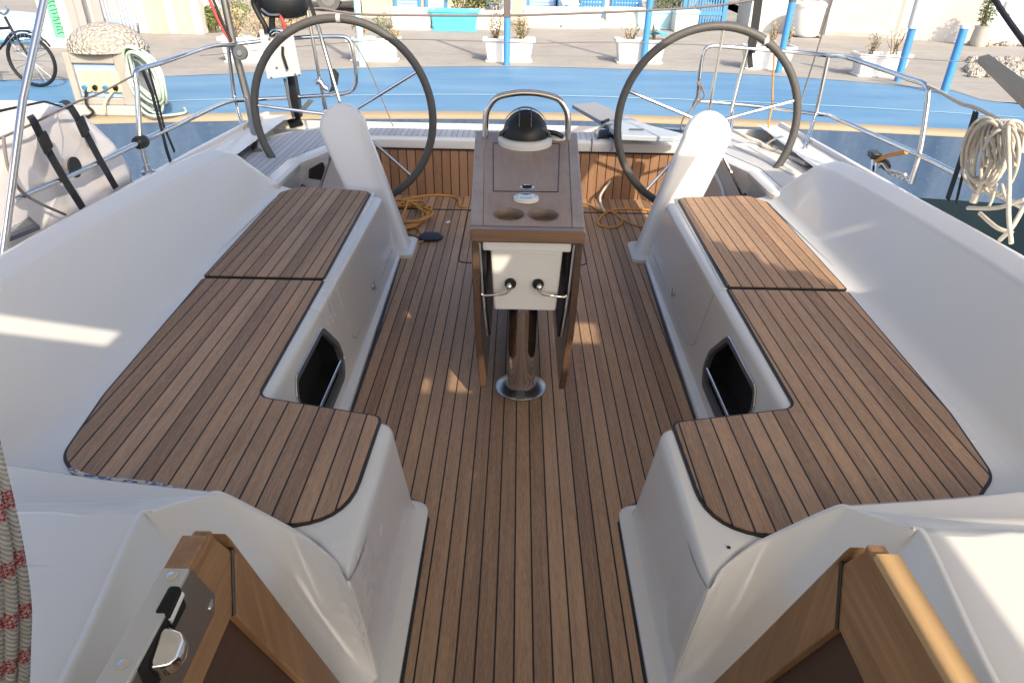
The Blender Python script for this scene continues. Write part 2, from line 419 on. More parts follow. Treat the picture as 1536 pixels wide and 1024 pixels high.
# ================================================================== THE YACHT'S MOULDINGS
yacht = thing('sailing_yacht', 'white sailing yacht whose cockpit fills the photo, with smooth white moulded seat backs', 'sailing boat', (CX, 2, -.7))
def lerp(a, b, t): return a+(b-a)*t
def interp(tab, y):
    if y <= tab[0][0]: return tab[0][1]
    for (a, va), (b, vb) in zip(tab, tab[1:]):
        if y <= b: return lerp(va, vb, (y-a)/(b-a))
    return tab[-1][1]
HT = [(-.5, 1.74), (1.2, 1.76), (2.2, 1.755), (2.7, 1.725), (3.2, 1.685), (3.6, 1.625), (3.8, 1.59)]
ZT = [(-.5, .68), (2.4, .68), (3.0, .675), (3.4, .667), (3.8, .655)]
for s in (-1, 1):
    mb = MB(); loops = []
    ends = [(3.42, 0, 0), (3.50, .0, .0), (3.535, .004, .25), (3.56, .012, .5), (3.575, .028, .8), (3.58, .05, 1.)]
    ys = [(-.5+.25*i, 0, 0) for i in range(16)]+ends
    for y, dz_, bl in ys:
        ht, zt, hf = interp(HT, y), interp(ZT, y)-dz_, 1.365 if y < 3.3 else 1.365-.02*(y-3.3)/.46
        fa, fb = Vector((hf+.055, .413)), Vector((ht-.112, zt-.052))
        prof = [(hf-.10, .355), (hf-.03, .370), (hf-.005, .3745), (hf+.012, .380), (hf+.028, .389), (hf+.042, .400), tuple(fa), tuple(fa.lerp(fb, .33)), tuple(fa.lerp(fb, .67)), tuple(fb),
                (ht-.104, zt-.042), (ht-.098, zt-.034), (ht-.088, zt-.028), (ht-.05, zt-.014), (ht-.022, zt-.002), (ht-.008, zt-.001), (ht+.006, zt-.006), (ht+.016, zt-.016), (ht+.026, zt-.04), (ht+.055, min(zt-.06, .52)), (ht+.075, .47), (ht+.08, .30)]
        loops.append([Vector((CX+s*p[0], y+(.21*max(0., min(1, (.66-p[1])/.28)) if y > 3.41 and p[0] < ht-.02 else 0)+(.21 if p[0] > ht+.05 and y > 3.41 else 0)*.5, p[1])) for p in prof])
    mb.loft(loops, False, True, False)
    obj('coaming', mb, M['gel'], yacht, smooth=60, wn=True)
    # ---- moulding at the forward end of each seat
    mb = MB()
    T = cr([(.73, -.3, .55), (.735, .30, .55), (.755, .68, .55), (.806, 1.015, .55), (.795, 1.05, .544), (.725, 1.138, .508), (.700, 1.158, .492), (.58, 1.166, .394), (.515, 1.142, .3725), (.44, 1.085, .3705), (.402, 1.036, .369), (.3955, 1.075, .352), (.3925, 1.16, .338), (.397, 1.30, .33)], 5)
    Bt = cr([(.40, -.3, 0), (.395, .20, 0), (.385, .50, 0), (.372, .80, 0), (.368, .90, 0), (.365, .96, 0), (.363, .99, 0), (.361, 1.0, 0), (.359, 1.01, 0), (.357, 1.02, 0), (.355, 1.03, 0), (.354, 1.075, 0), (.3525, 1.16, 0), (.358, 1.30, 0)], 5)
    nT = len(T); outd = []
    for i in range(nT):
        tg_ = T[min(i+1, nT-1)]-T[max(i-1, 0)]; outd.append(Vector((tg_.y, -tg_.x, 0)).normalized())
    WT = [1. if i < 30 else max(.0, 1-(i-30)/18) for i in range(nT)]
    Ts = [p.copy() for p in T]
    for _ in range(60): Ts = [Ts[0]]+[(Ts[i-1]+Ts[i]*2+Ts[i+1])/4 for i in range(1, nT-1)]+[Ts[-1]]
    Ts = [a_.lerp(b_, 1 if i < 44 else max(0, 1-(i-44)/8)) for i, (a_, b_) in enumerate(zip(T, Ts))]
    rows = []
    for dz, do in ((-.002, .018), (-.0005, .011), (0, .007), (-.002, .003), (-.007, .0)):
        rows.append([Vector((CX+s*(p+o_*do*wt_).x, (p+o_*do*wt_).y, p.z+dz*wt_)) for p, o_, wt_ in zip(T, outd, WT)])
    for f_ in (.05, .12, .22, .35, .5, .65, .8, .92, 1.):
        rows.append([Vector((CX+s*p.x, p.y, p.z)) for p in [(a_.lerp(ts_, min(1, f_/.4))+V(0, 0, -.009*w_)).lerp(b_, f_) for a_, b_, w_, ts_ in zip(T, Bt, WT, Ts)]])
    mb.loft(rows, False, False, False)
    # pod top, step strips and the small wall above the seat
    def P3(h, y, z): return Vector((CX+s*h, y, z))
    Tt = [Vector((CX+s*(p.x+.016), p.y+.003, .5475)) for p in T[:17]]
    mb.loft([Tt, [Vector((CX+s*(p.x+.045), p.y-.012, .551)) for p in T[:17]], [Vector((CX+s*1.85, min(p.y, 1.0), .556)) for p in T[:17]]], False, False, False)
    e1 = [P3(.812, 1.01, .5465), P3(1.0, 1.034, .552), P3(1.3, 1.02, .553), P3(1.85, 1.0, .555)]
    e1b = [P3(.806, 1.065, .537), P3(1.0, 1.052, .547), P3(1.3, 1.04, .547), P3(1.85, 1.02, .547)]
    e2 = [P3(.755, 1.14, .508), P3(1.0, 1.128, .492), P3(1.3, 1.12, .485), P3(1.85, 1.11, .482)]
    e2b = [P3(.735, 1.15, .505), P3(1.0, 1.142, .484), P3(1.3, 1.138, .474), P3(1.85, 1.13, .47)]
    e3 = [P3(.715, 1.158, .503), P3(1.0, 1.195, .499), P3(1.25, 1.235, .502), P3(1.85, 1.31, .51)]
    e3b = [P3(.72, 1.172, .495), P3(1.0, 1.21, .491), P3(1.25, 1.25, .494), P3(1.85, 1.33, .50)]
    e4 = [P3(.66, 1.195, .36), P3(1.0, 1.235, .36), P3(1.25, 1.30, .36), P3(1.85, 1.40, .36)]
    mb.loft([[Vector((CX+s*(.82), .9, .5495)), P3(1.0, .9, .5535), P3(1.3, .9, .556), P3(1.85, .9, .557)], e1, e1b, e2, e2b, e3, e3b, e4], False, False, False)
    obj('front_moulding', mb, M['gel'], yacht, smooth=60, wn=True)
    # ---- side deck with toe rail
    dk = MB(); ylist = [-1.5+.35*i for i in range(19)]+[5.1]
    def hd(y): return 2.03 if y < 2.4 else 2.03-.030*(y-2.4)**1.6
    dk.loft([[Vector((CX+s*1.70, y, .50)) for y in ylist], [Vector((CX+s*(hd(y)-.03), y, .495)) for y in ylist], [Vector((CX+s*(hd(y)-.028), y, .52)) for y in ylist],
             [Vector((CX+s*hd(y), y, .52)) for y in ylist], [Vector((CX+s*(hd(y)+.01), y, .46)) for y in ylist]], False, False, False)
    obj('side_deck', dk, M['gel2'], yacht, smooth=35)
    # ---- stern quarter seat beside the wheel
    q = [(1.16, 4.88), (1.20, 4.68), (1.30, 4.42), (1.40, 4.15), (1.405, 3.72), (1.86, 3.72), (1.86, 4.45), (1.70, 4.82), (1.45, 5.06), (1.16, 5.12)]
    qp = rpoly(side(q, s), [.03, .2, .2, .08, .02, .02, .2, .2, .2, .02], 5)
    seat = MB().loft([[(x, y, -.02) for x, y in qp], [(x, y, .36) for x, y in offset(qp, .0)], [(x, y, .39) for x, y in offset(qp, .025)], [(x, y, .42) for x, y in offset(qp, .028)], [(x, y, .433) for x, y in offset(qp, .015)], [(x, y, .435) for x, y in qp]])
    ss = obj('stern_seat', seat, M['gel'], yacht)
    ip = rpoly(offset(side(q, s), -.055), [.01, .1, .1, .04, .01, .01, .12, .12, .12, .01], 5)
    obj('seat_panel', MB().prism(ip, .43, .44), M['greyteak'] if s < 0 else M['board'], ss, smooth=0)
    if s > 0:
        ip2 = rpoly(side([(1.42, 4.70), (1.52, 4.35), (1.60, 4.0), (1.80, 4.0), (1.80, 4.42), (1.62, 4.80)], s), .03)
        obj('hatch_lid', MB().prism(ip2, .44, .452, .004), M['cream'], ss)
    # recess in the inner face of the quarter
    c0 = P3(1.335, 4.335, .30) if s < 0 else P3(1.235, 4.58, .30)
    ax = P3(1.40, 4.15, 0)-P3(1.30, 4.42, 0); ax.normalize(); nx = Vector((-s*abs(ax.y), -abs(ax.x)*1, 0)).normalized()
    if s < 0:
        rp = rpoly([(-.10, -.005), (-.085, .05), (.07, .06), (.085, .0), (.04, -.055)], .02, 4)
        obj('instrument_recess', MB().loft([[c0+nx*.004+ax*a*-1+V(0, 0, b) for a, b in rp], [c0+nx*.012+ax*a*-.94+V(0, 0, b*.94) for a, b in rp]]), M['black'], ss)
    else:
        obj('vent_grille', MB().obox(c0+nx*.006, ax*.025, V(0, 0, .04), nx*.006), M['rubber'], ss, bevel=.004)
        obj('moulded_flute', MB().tube([c0+ax*.06+nx*.004+V(0, 0, .05), c0+ax*.20+nx*.004+V(0, 0, -.05), c0+ax*.27+nx*.004+V(0, 0, -.14)], .012, 8), M['gel'], ss)
# transom
beam = rpoly([(4.84, .345), (4.835, .405), (4.86, .418), (5.10, .42), (5.12, .40), (5.12, .30)], .008, 3)
obj('transom_beam', MB().loft([[Vector((x, y, z)) for y, z in beam] for x in (CX-1.18, CX+1.18)]), M['gel'], yacht, smooth=50)
obj('transom_seat_top', MB().box(CX-1.12, CX+1.12, 4.885, 5.085, .41, .426), M['greyteak'], yacht, smooth=0)
obj('transom_cladding', MB().box(CX-1.16, CX+1.16, 4.85, 4.88, -.01, .345), M['panel'], yacht, smooth=0)
obj('cladding_cap', MB().box(CX-1.16, CX+1.16, 4.843, 4.85, .333, .346), M['caulk'], yacht, smooth=0)
obj('beam_gap', MB().box(CX+.475, CX+.482, 4.832, 5.10, .35, .424), M['rubber'], yacht, smooth=0)
hull = MB(); hs = []
for y, hw in ((-3, 1.95), (-1, 2.03), (2, 2.035), (3.5, 1.99), (4.6, 1.90), (5.12, 1.84)):
    hs.append([Vector((CX+sx*hw*k, y+(.0 if y < 5 else dy), z)) for sx, k, z, dy in ((-1, 1, .46, 0), (-1, .985, .0, .05), (-1, .95, -.4, .05), (-1, .8, -.9, 0), (1, .8, -.9, 0), (1, .95, -.4, .05), (1, .985, .0, .05), (1, 1, .46, 0))])
hull.loft(hs, True, True, False)
obj('hull', hull, M['gel'], yacht, smooth=30)
# blanking pieces under the seats so that the shell is closed
obj('counter', MB().box(CX-1.84, CX+1.84, 5.09, 5.125, -.6, .40), M['gel'], yacht, smooth=0)

# ================================================================== BENCHES
def bench(s):
    b = thing('cockpit_bench', 'white L-shaped bench with teak seat %s the table, %s' % ('left of' if s < 0 else 'right of', 'wholly in shade' if s < 0 else 'sunlit at its far end'), 'bench', (CX+s*1.0, 2.4, 0), 'L-shaped cockpit benches')
    top = [(.398, 1.035), (.39, 1.62), (.79, 1.685), (.79, 3.70), (1.46, 3.80), (1.46, 1.22), (.66, 1.20), (.50, 1.145)]
    bas = [(.362, 1.035), (.352, 1.645), (.725, 1.72), (.735, 3.74), (1.46, 3.84), (1.46, 1.22), (.66, 1.20), (.50, 1.145)]
    flg = [(.312, .50), (.308, 1.66), (.672, 1.73), (.72, 3.78), (1.46, 3.88), (1.46, 1.0), (.66, .8), (.50, .6)]
    rad = [0, .055, .07, .05, 0, 0, .02, .02]
    tp, bp, fl = (rpoly(side(p, s), rad, 8) for p in (top, bas, flg))
    def mix(a, b_, t): return [(p[0]*(1-t)+q[0]*t, p[1]*(1-t)+q[1]*t) for p, q in zip(a, b_)]
    L = [[(x, y, -.02) for x, y in fl], [(x, y, .010) for x, y in fl], [(x, y, .016) for x, y in mix(fl, bp, .15)], [(x, y, .022) for x, y in mix(fl, bp, .85)],
         [(x, y, .034) for x, y in bp], [(x, y, .10) for x, y in mix(bp, tp, .2)], [(x, y, .22) for x, y in mix(bp, tp, .6)], [(x, y, .325) for x, y in mix(bp, tp, .93)],
         [(x, y, .348) for x, y in tp], [(x, y, .361) for x, y in offset(tp, -.006)], [(x, y, .368) for x, y in offset(tp, -.018)], [(x, y, .370) for x, y in offset(tp, -.034)]]
    base = MB().loft(L, True, True)
    base_o = obj('bench_base', base, M['gel'], b, smooth=50)
    # open cubby in the inner face
    oct_ = [(1.66, .385), (1.70, .438), (2.045, .452), (2.115, .38), (2.115, .19), (1.94, .19), (1.80, .24), (1.66, .33)]
    oct_ = [(1.89, .255), (1.93, .302), (2.275, .302), (2.37, .18), (2.37, .12), (2.32, .070), (1.93, .070), (1.89, .115)]
    octr = rpoly(oct_, .045, 5)
    def face_h(y, z): return lerp(.727, .79, (z-.03)/.32)
    def pt(y, z, dh): return Vector((CX+s*(face_h(y, z)+dh), y, z))
    cut = MB().loft([[pt(y, z, -.06) for y, z in octr], [pt(y, z, .09) for y, z in octr]])
    me = bpy.data.meshes.new('cut'); me.from_pydata(cut.v, [], cut.f)
    import bmesh
    bm = bmesh.new(); bm.from_mesh(me); bmesh.ops.recalc_face_normals(bm, faces=bm.faces); bm.to_mesh(me); bm.free()
    co_ = bpy.data.objects.new('cut', me); COL.objects.link(co_)
    md = base_o.modifiers.new('cut', 'BOOLEAN'); md.operation = 'DIFFERENCE'; md.object = co_; md.solver = 'EXACT'
    bpy.context.view_layer.update()
    dg = bpy.context.evaluated_depsgraph_get()
    nm = bpy.data.meshes.new_from_object(base_o.evaluated_get(dg)); base_o.modifiers.clear(); base_o.data = nm
    nm.polygons.foreach_set('use_smooth', [True]*len(nm.polygons)); nm.set_sharp_from_angle(angle=R(42))
    bpy.data.objects.remove(co_)
    # cubby: dark liner, frame, rail
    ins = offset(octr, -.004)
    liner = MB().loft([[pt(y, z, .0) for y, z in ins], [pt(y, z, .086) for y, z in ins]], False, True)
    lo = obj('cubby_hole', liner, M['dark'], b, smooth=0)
    fr = MB(); out_, in_ = offset(octr, .012), offset(octr, -.007)
    fr.loft([[pt(y, z, .004) for y, z in out_], [pt(y, z, -.006) for y, z in out_], [pt(y, z, -.007) for y, z in offset(octr, .006)], [pt(y, z, -.004) for y, z in in_], [pt(y, z, .014) for y, z in in_]], False, False)
    obj('cubby_frame', fr, M['rubber'], lo)
    obj('frame_trim', MB().tube([pt(y, z, -.004) for y, z in offset(octr, .013)], .003, 6, True), M['steel'], lo)
    obj('fiddle_rail', MB().tube([pt(1.895, .115, .006), pt(2.362, .115, .006)], .008, 10), M['steel'], lo)
    # teak panels with black margins
    fpn = [(.448, 1.20), (.437, 1.632), (.835, 1.72), (.845, 2.562), (1.335, 2.562), (1.298, 1.72), (1.258, 1.43), (1.15, 1.325), (.80, 1.19)]
    frad = [.16, .03, .06, .004, .01, .5, .12, .16, .02]
    fpn = rpoly(side(fpn, s), frad, 8)
    tm = M['seatL'] if s < 0 else M['seatR']
    t1 = obj('teak_seat', MB().prism(fpn, .366, .377), tm, b, smooth=0)
    obj('black_margin', MB().prism(offset(fpn, .009), .366, .3735), M['caulk'], t1, smooth=0)
    rpn = rpoly(side([(.846, 2.585), (.868, 3.70), (.90, 3.745), (1.28, 3.80), (1.355, 3.70), (1.335, 2.585)], s), [.006, .03, .03, .06, .05, .006], 5)
    lid = MB().prism(rpoly(side([(.825, 2.578), (.846, 3.75), (1.30, 3.815), (1.378, 3.70), (1.352, 2.578)], s), .01, 3), .366, .374, .003)
    lo2 = obj('locker_lid', lid, M['gel'], b)
    t2 = obj('lid_teak', MB().prism(rpn, .37, .382), tm, lo2, smooth=0)
    obj('lid_margin', MB().prism(offset(rpn, .009), .37, .3785), M['caulk'], lo2, smooth=0)
    hp_ = [(1.385, 2.60), (1.375, 3.1), (1.362, 3.62)]
    obj('lid_hinge', MB().tube([P for P in [Vector((CX+s*h, y, .378)) for h, y in hp_]], .004, 6), M['board'], lo2)
    for y in (2.74, 2.93, 3.6): obj('hinge_screw', MB().lathe([(.007, .37), (.006, .379)], (CX+s*1.392, y, 0), seg=8), M['rubber'], lo2)
    # joint of the locker front and its push latch
    jn = [Vector((CX+s*.83, 2.571, .370)), Vector((CX+s*.808, 2.571, .367)), pt(2.571, .345, -.0), pt(2.571, .2, -.0005), pt(2.565, .11, -.0005), pt(2.60, .085, -.0005), pt(3.0, .085, -.0005), pt(3.6, .09, -.0005)]
    obj('locker_joint', MB().tube(jn, .0028, 6), M['board'], b)
    obj('push_latch', MB().lathe([(.022, 0), (.022, .006), (.014, .010)], pt(3.05, .125, -.001), (-s, 0, .1), 14), M['steel'], b)
    if s > 0: obj('drain_dot', MB().lathe([(.005, .371), (.004, .3725)], (CX+.475, 1.155, 0), seg=10), M['black'], b)
    return b
for s in (-1, 1): bench(s)

# ================================================================== HELM STATIONS
def helm(s):
    h = thing('helm_station', '%s grey-rimmed steering wheel on a leaning white pedestal, %s' % (SN[s], 'near the outboard motor' if s < 0 else 'with sun on its face'), 'steering wheel', (CX+s*.75, 3.75, 0), 'twin steering wheels')
    loops = []
    zs = [0, .01, .03, .06, .2, .4, .55, .65]+[.65+.14*math.sin(R(a)) for a in (15, 30, 45, 58, 70, 80, 86)]
    for z in zs:
        cx_ = .785+.27*(z/.65) if z < .65 else 1.055+.05*(z-.65)
        hw = lerp(.112, .138, min(1, z/.5)) if z < .65 else .138*math.sqrt(max(.004, 1-((z-.65)/.141)**2))
        d = lerp(.08, .046, min(1, z/.6)); yc = 3.83+.20*(z/.65)
        if z < .04: hw += .012*(1-z/.04); d += .012
        if z > .65: d *= max(.35, math.sqrt(max(.03, 1-((z-.65)/.15)**2)))
        ring = []
        for k in range(32):
            a = 2*math.pi*k/32; ca, sa = math.cos(a), math.sin(a); e = .22
            ring.append(Vector((CX+s*(cx_+hw*math.copysign(abs(ca)**e, ca)), yc+d*math.copysign(abs(sa)**.6, sa), z)))
        loops.append(ring)
    obj('pedestal', MB().loft(loops), M['gel'], h, smooth=60)
    foot = rpoly(side([(.645, 3.68), (.645, 3.97), (.92, 3.98), (.92, 3.68)], s), .05)
    obj('foot_flange', MB().prism(foot, .0, .026, .006), M['gel'], h)
    C = Vector((CX+s*1.088, 4.20, .69)); tilt = R(3)
    u = Vector((1, 0, 0)); w = Vector((0, math.sin(tilt), math.cos(tilt))); n = u.cross(w); RR = .533
    def cp(a, r): return C+u*(r*math.cos(a))+w*(r*math.sin(a))
    wh = obj('wheel_hub', MB().lathe([(.0, -.09), (.045, -.09), (.055, -.05), (.055, .03), (.035, .05), (.0, .055)], C, n, 20), M['steel'], h)
    obj('rim', MB().tube([cp(2*math.pi*k/72, RR) for k in range(72)], .0235, 12, True), M['leather'], wh)
    a0 = R(30) if s < 0 else R(16)
    for k in range(5):
        a = a0+2*math.pi*k/5
        obj('spoke', MB().tube([cp(a, .04), cp(a, RR-.015)], .0095, 8), M['steel'], wh)
    obj('king_mark', MB().lathe([(.0255, -.012), (.0255, .012)], cp(R(88 if s < 0 else 60), RR), u, 12), M['board'], wh)
    obj('axle', MB().tube([C-V(0, .16, 0), C], .03, 12), M['rubber'], h)
helm(-1); helm(1)

# ================================================================== TABLE
tb = thing('cockpit_table', 'weathered wooden drop-leaf cockpit table with cup holders on a steel post', 'table', (CX, 2.36, 0))
def tz(y): return .76+.063*(y-2.18)
def hwid(y): return lerp(.195, .2415, (y-2.18)/1.11)
def slab(y0, y1, hx0, hx1, t0, t1, cx=.041, ins=0):
    pts = [(cx+hx0(y0), y0), (cx+hx1(y0), y0), (cx+hx1(y1), y1), (cx+hx0(y1), y1)]
    return MB().loft([[Vector((x, y, tz(y)+t0)) for x, y in pts], [Vector((x, y, tz(y)+t1)) for x, y in pts]])
obj('table_top', slab(2.215, 3.29, lambda y: -hwid(y)+.045, lambda y: hwid(y)-.045, -.035, .0), M['table'], tb, smooth=0)
for sg in (-1, 1):
    obj('side_trim', slab(2.215, 3.29, lambda y: sg*(hwid(y)-.0435), lambda y: sg*hwid(y), -.038, .002), M['tabtrimy'], tb, bevel=.004)
ft = rpoly([(.041-.197, 2.17), (.041+.197, 2.17), (.041+.197, 2.213), (.041-.197, 2.213)], [.018, .018, .002, .002], 4)
obj('front_trim', MB().loft([[(x, y, .717) for x, y in offset(ft, -.006)], [(x, y, .724) for x, y in ft], [(x, y, .756) for x, y in ft], [(x, y, .763) for x, y in offset(ft, -.006)]]), M['tabtrim'], tb)
# hinged lid outlined by a dark joint
ld = [(-.128, 2.53), (.118, 2.535), (.152, 3.12), (-.15, 3.115)]
ldm = MB()
for a, b in zip(ld, ld[1:]+ld[:1]): ldm.tube([(.041+a[0]+.0, a[1], tz(a[1])+.0005), (.041+b[0], b[1], tz(b[1])+.0005)], .0022, 6)
lid_o = obj('lid_joint', ldm, M['caulk'], tb)
obj('lid_pull', MB().lathe([(.028, 0), (.028, .003), (.022, .004), (.021, .001)], (.041, 2.575, tz(2.575)), (0, -.06, 1), 24), M['steel'], tb)
ring = MB(); ring.loft([[Vector((.037+rx*math.cos(a), 2.45+ry*math.sin(a), tz(2.45)+z)) for a in [2*math.pi*k/28 for k in range(28)]] for rx, ry, z in ((.046, .042, 0), (.046, .042, .012), (.040, .036, .016), (.034, .030, .012))])
obj('pull_hole', MB().lathe([(.018, .0), (.018, .0046), (.0, .0048)], (.041, 2.575, tz(2.575)), (0, -.06, 1), 20), M['dark'], tb)
lk = obj('lock_bezel', ring, M['whitepl'], tb)
obj('lock_face', MB().loft([[Vector((.037+rx*math.cos(a), 2.45+ry*math.sin(a), tz(2.45)+z)) for a in [2*math.pi*k/28 for k in range(28)]] for rx, ry, z in ((.034, .030, .011), (.030, .026, .017), (.001, .001, .019))]), M['steel'], lk)
# cup holders: real wells cut into the top
def well(cx, cy, r):
    z = tz(cy); pr = [(r+.004, .0012), (r, .0015), (r-.002, -.004), (r-.004, -.028), (r-.012, -.030), (.0005, -.030)]
    return MB().loft([[Vector((cx+rr*math.cos(a), cy+rr*math.sin(a), z+.063*(rr*math.sin(a) if zz > -.01 else 0)+zz)) for a in [2*math.pi*k/36 for k in range(36)]] for rr, zz in pr], False, False)
ttop = [o for o in bpy.data.objects if o.name == 'table_top'][0]
for cxx in (-.024, .098):
    cm = MB().lathe([(.054, -.0310), (.054, .05)], (cxx, 2.315, tz(2.315)), seg=36)
    me = bpy.data.meshes.new('cut'); me.from_pydata(cm.v, [], cm.f)
    import bmesh
    bm = bmesh.new(); bm.from_mesh(me); bmesh.ops.recalc_face_normals(bm, faces=bm.faces); bm.to_mesh(me); bm.free()
    c_ = bpy.data.objects.new('cut', me); COL.objects.link(c_)
    md = ttop.modifiers.new('cut', 'BOOLEAN'); md.object = c_; md.operation = 'DIFFERENCE'; md.solver = 'EXACT'
    bpy.context.view_layer.update(); nm = bpy.data.meshes.new_from_object(ttop.evaluated_get(bpy.context.evaluated_depsgraph_get()))
    ttop.modifiers.clear(); ttop.data = nm; bpy.data.objects.remove(c_)
    obj('cup_holder', well(cxx, 2.315, .0535), M['cupwood'], tb)
# folded leaves
for sg in (-1, 1):
    X = lambda d: .041+sg*d
    lf = []
    for dx, z0 in ((.192, .715), (.190, .55), (.184, .35), (.172, .18), (.166, .105)):
        lf.append((dx, z0))
    outer = MB(); th = .026
    prof = cr([(a, b, 0) for a, b in lf], 4); ys = (2.20, 3.24)
    ring = [(p.x, p.y) for p in prof]+[(p.x-th, p.y) for p in reversed(prof)]
    outer.loft([[Vector((X(a+.0), y, z)) for a, z in ring] for y in (2.20, 2.7, 3.24)], True, True)
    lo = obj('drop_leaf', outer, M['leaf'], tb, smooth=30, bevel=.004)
    inner = MB(); r2 = [(.160, .70), (.158, .5), (.150, .40), (.138, .315), (.126, .315), (.136, .40), (.142, .5), (.142, .70)]
    inner.loft([[Vector((X(a), y, z)) for a, z in r2] for y in (2.24, 3.2)])
    obj('folded_panel', inner, M['black'], tb, smooth=30, bevel=.003)
    obj('leaf_hinge', MB().tube([(X(.166), 2.215, .70), (X(.158), 2.215, .52), (X(.14), 2.218, .33)], .006, 8), M['steel'], tb)
bx = MB().loft([[Vector((.041+a*hx, y, z)) for a, y in ((-1, y0), (1, y0), (1, 3.2), (-1, 3.2))] for z, hx, y0 in ((.42, .115, 2.25), (.665, .128, 2.235))])
obj('white_locker', bx, M['gel2'], tb, smooth=0, bevel=.008)
obj('locker_cap', MB().box(.041-.155, .041+.155, 2.215, 3.22, .668, .716), M['whitepl'], tb, smooth=0, bevel=.008)
# over-centre latches
for sg in (-1, 1):
    c = Vector((.041+sg*.05-.005, 2.238, .535))
    l = obj('leaf_latch', MB().lathe([(.021, 0), (.021, .006), (.016, .012), (.0, .014)], c, (0, -1, 0), 20), M['black'], tb)
    obj('latch_arm', MB().tube(cr([c+V(0, -.014, 0), c+V(sg*.012, -.03, -.022), c+V(sg*.05, -.032, -.030), c+V(sg*.095, -.028, -.036), c+V(sg*.104, -.026, -.028)], 5), .0055, 8), M['steel'], l)
    obj('latch_knob', MB().ell(c+V(sg*.004, -.018, -.006), .011, .011, .016, 10, 6), M['steel'], l)
# post
obj('table_post', MB().lathe([(.066, .0), (.066, .01), (.0575, .03), (.0565, .06), (.0565, .425)], (.036, 2.365, 0), seg=40), M['mirror'], tb)
obj('base_plate', MB().lathe([(.104, 0), (.106, .006), (.10, .012), (.06, .020), (.0565, .03)], (.036, 2.365, 0.001), seg=40), M['brush'], tb)
obj('base_clip', MB().box(.016, .052, 2.262, 2.31, .006, .024), M['rubber'], tb, bevel=.003)
# grab rail
gy = 3.17
gr = [(-.190, tz(gy)), (-.186, tz(gy)+.10), (-.172, .965), (-.135, 1.005), (-.06, 1.024), (.0, 1.028), (.06, 1.024), (.135, 1.005), (.172, .965), (.186, tz(gy)+.10), (.190, tz(gy))]
obj('grab_rail', MB().tube(cr([(.041+a, gy+.01, z) for a, z in gr], 5), .0145, 12), M['steel'], tb)
# compass
cp_ = thing('compass', 'black domed compass with white ring at the far end of the table', 'compass', (.035, 3.12, tz(3.12)))
zc = tz(3.13)
obj('ring', MB().lathe([(.122, 0), (.122, .018), (.112, .028), (.09, .03)], (.035, 3.13, zc), (0, -.06, 1), 40), M['whitepl'], cp_)
obj('bowl', MB().ell((.035, 3.14, zc+.028), .104, .10, .115, 28, 14, 0.0), M['black'], cp_, smooth=60)
obj('hood', MB().loft([[Vector((.035+(.108*math.cos(a)), 3.135+yy, zc+.03+.118*math.sin(a)*k)) for a in [math.pi*j/24 for j in range(25)]] for yy, k in ((.0, 1.02), (.02, 1.05), (.045, 1.02))], False, False, False), M['black'], cp_)
obj('band', MB().tube([Vector((.035+.112*math.cos(a), 3.133-.055*math.sin(a), zc+.028+.06*math.sin(a))) for a in [math.pi*j/24 for j in range(25)]], .007, 8), M['rubber'], cp_)
for dx in (-.028, .024): obj('lubber_rib', MB().tube([Vector((.035+dx, 3.14-.10*math.cos(a), zc+.028+.119*math.sin(a))) for a in [R(30+6*j) for j in range(11)]], .003, 6), M['rubber'], cp_)
obj('clamp_arm', MB().tube([(.135, 3.15, zc+.045), (.175, 3.15, zc+.04), (.205, 3.165, zc+.022)], .012, 8), M['black'], cp_)
dsc = obj('mount_disc', MB().lathe([(.045, 0), (.045, .014), (.036, .02)], (.185, 3.20, tz(3.2)), seg=24), M['whitepl'], cp_)

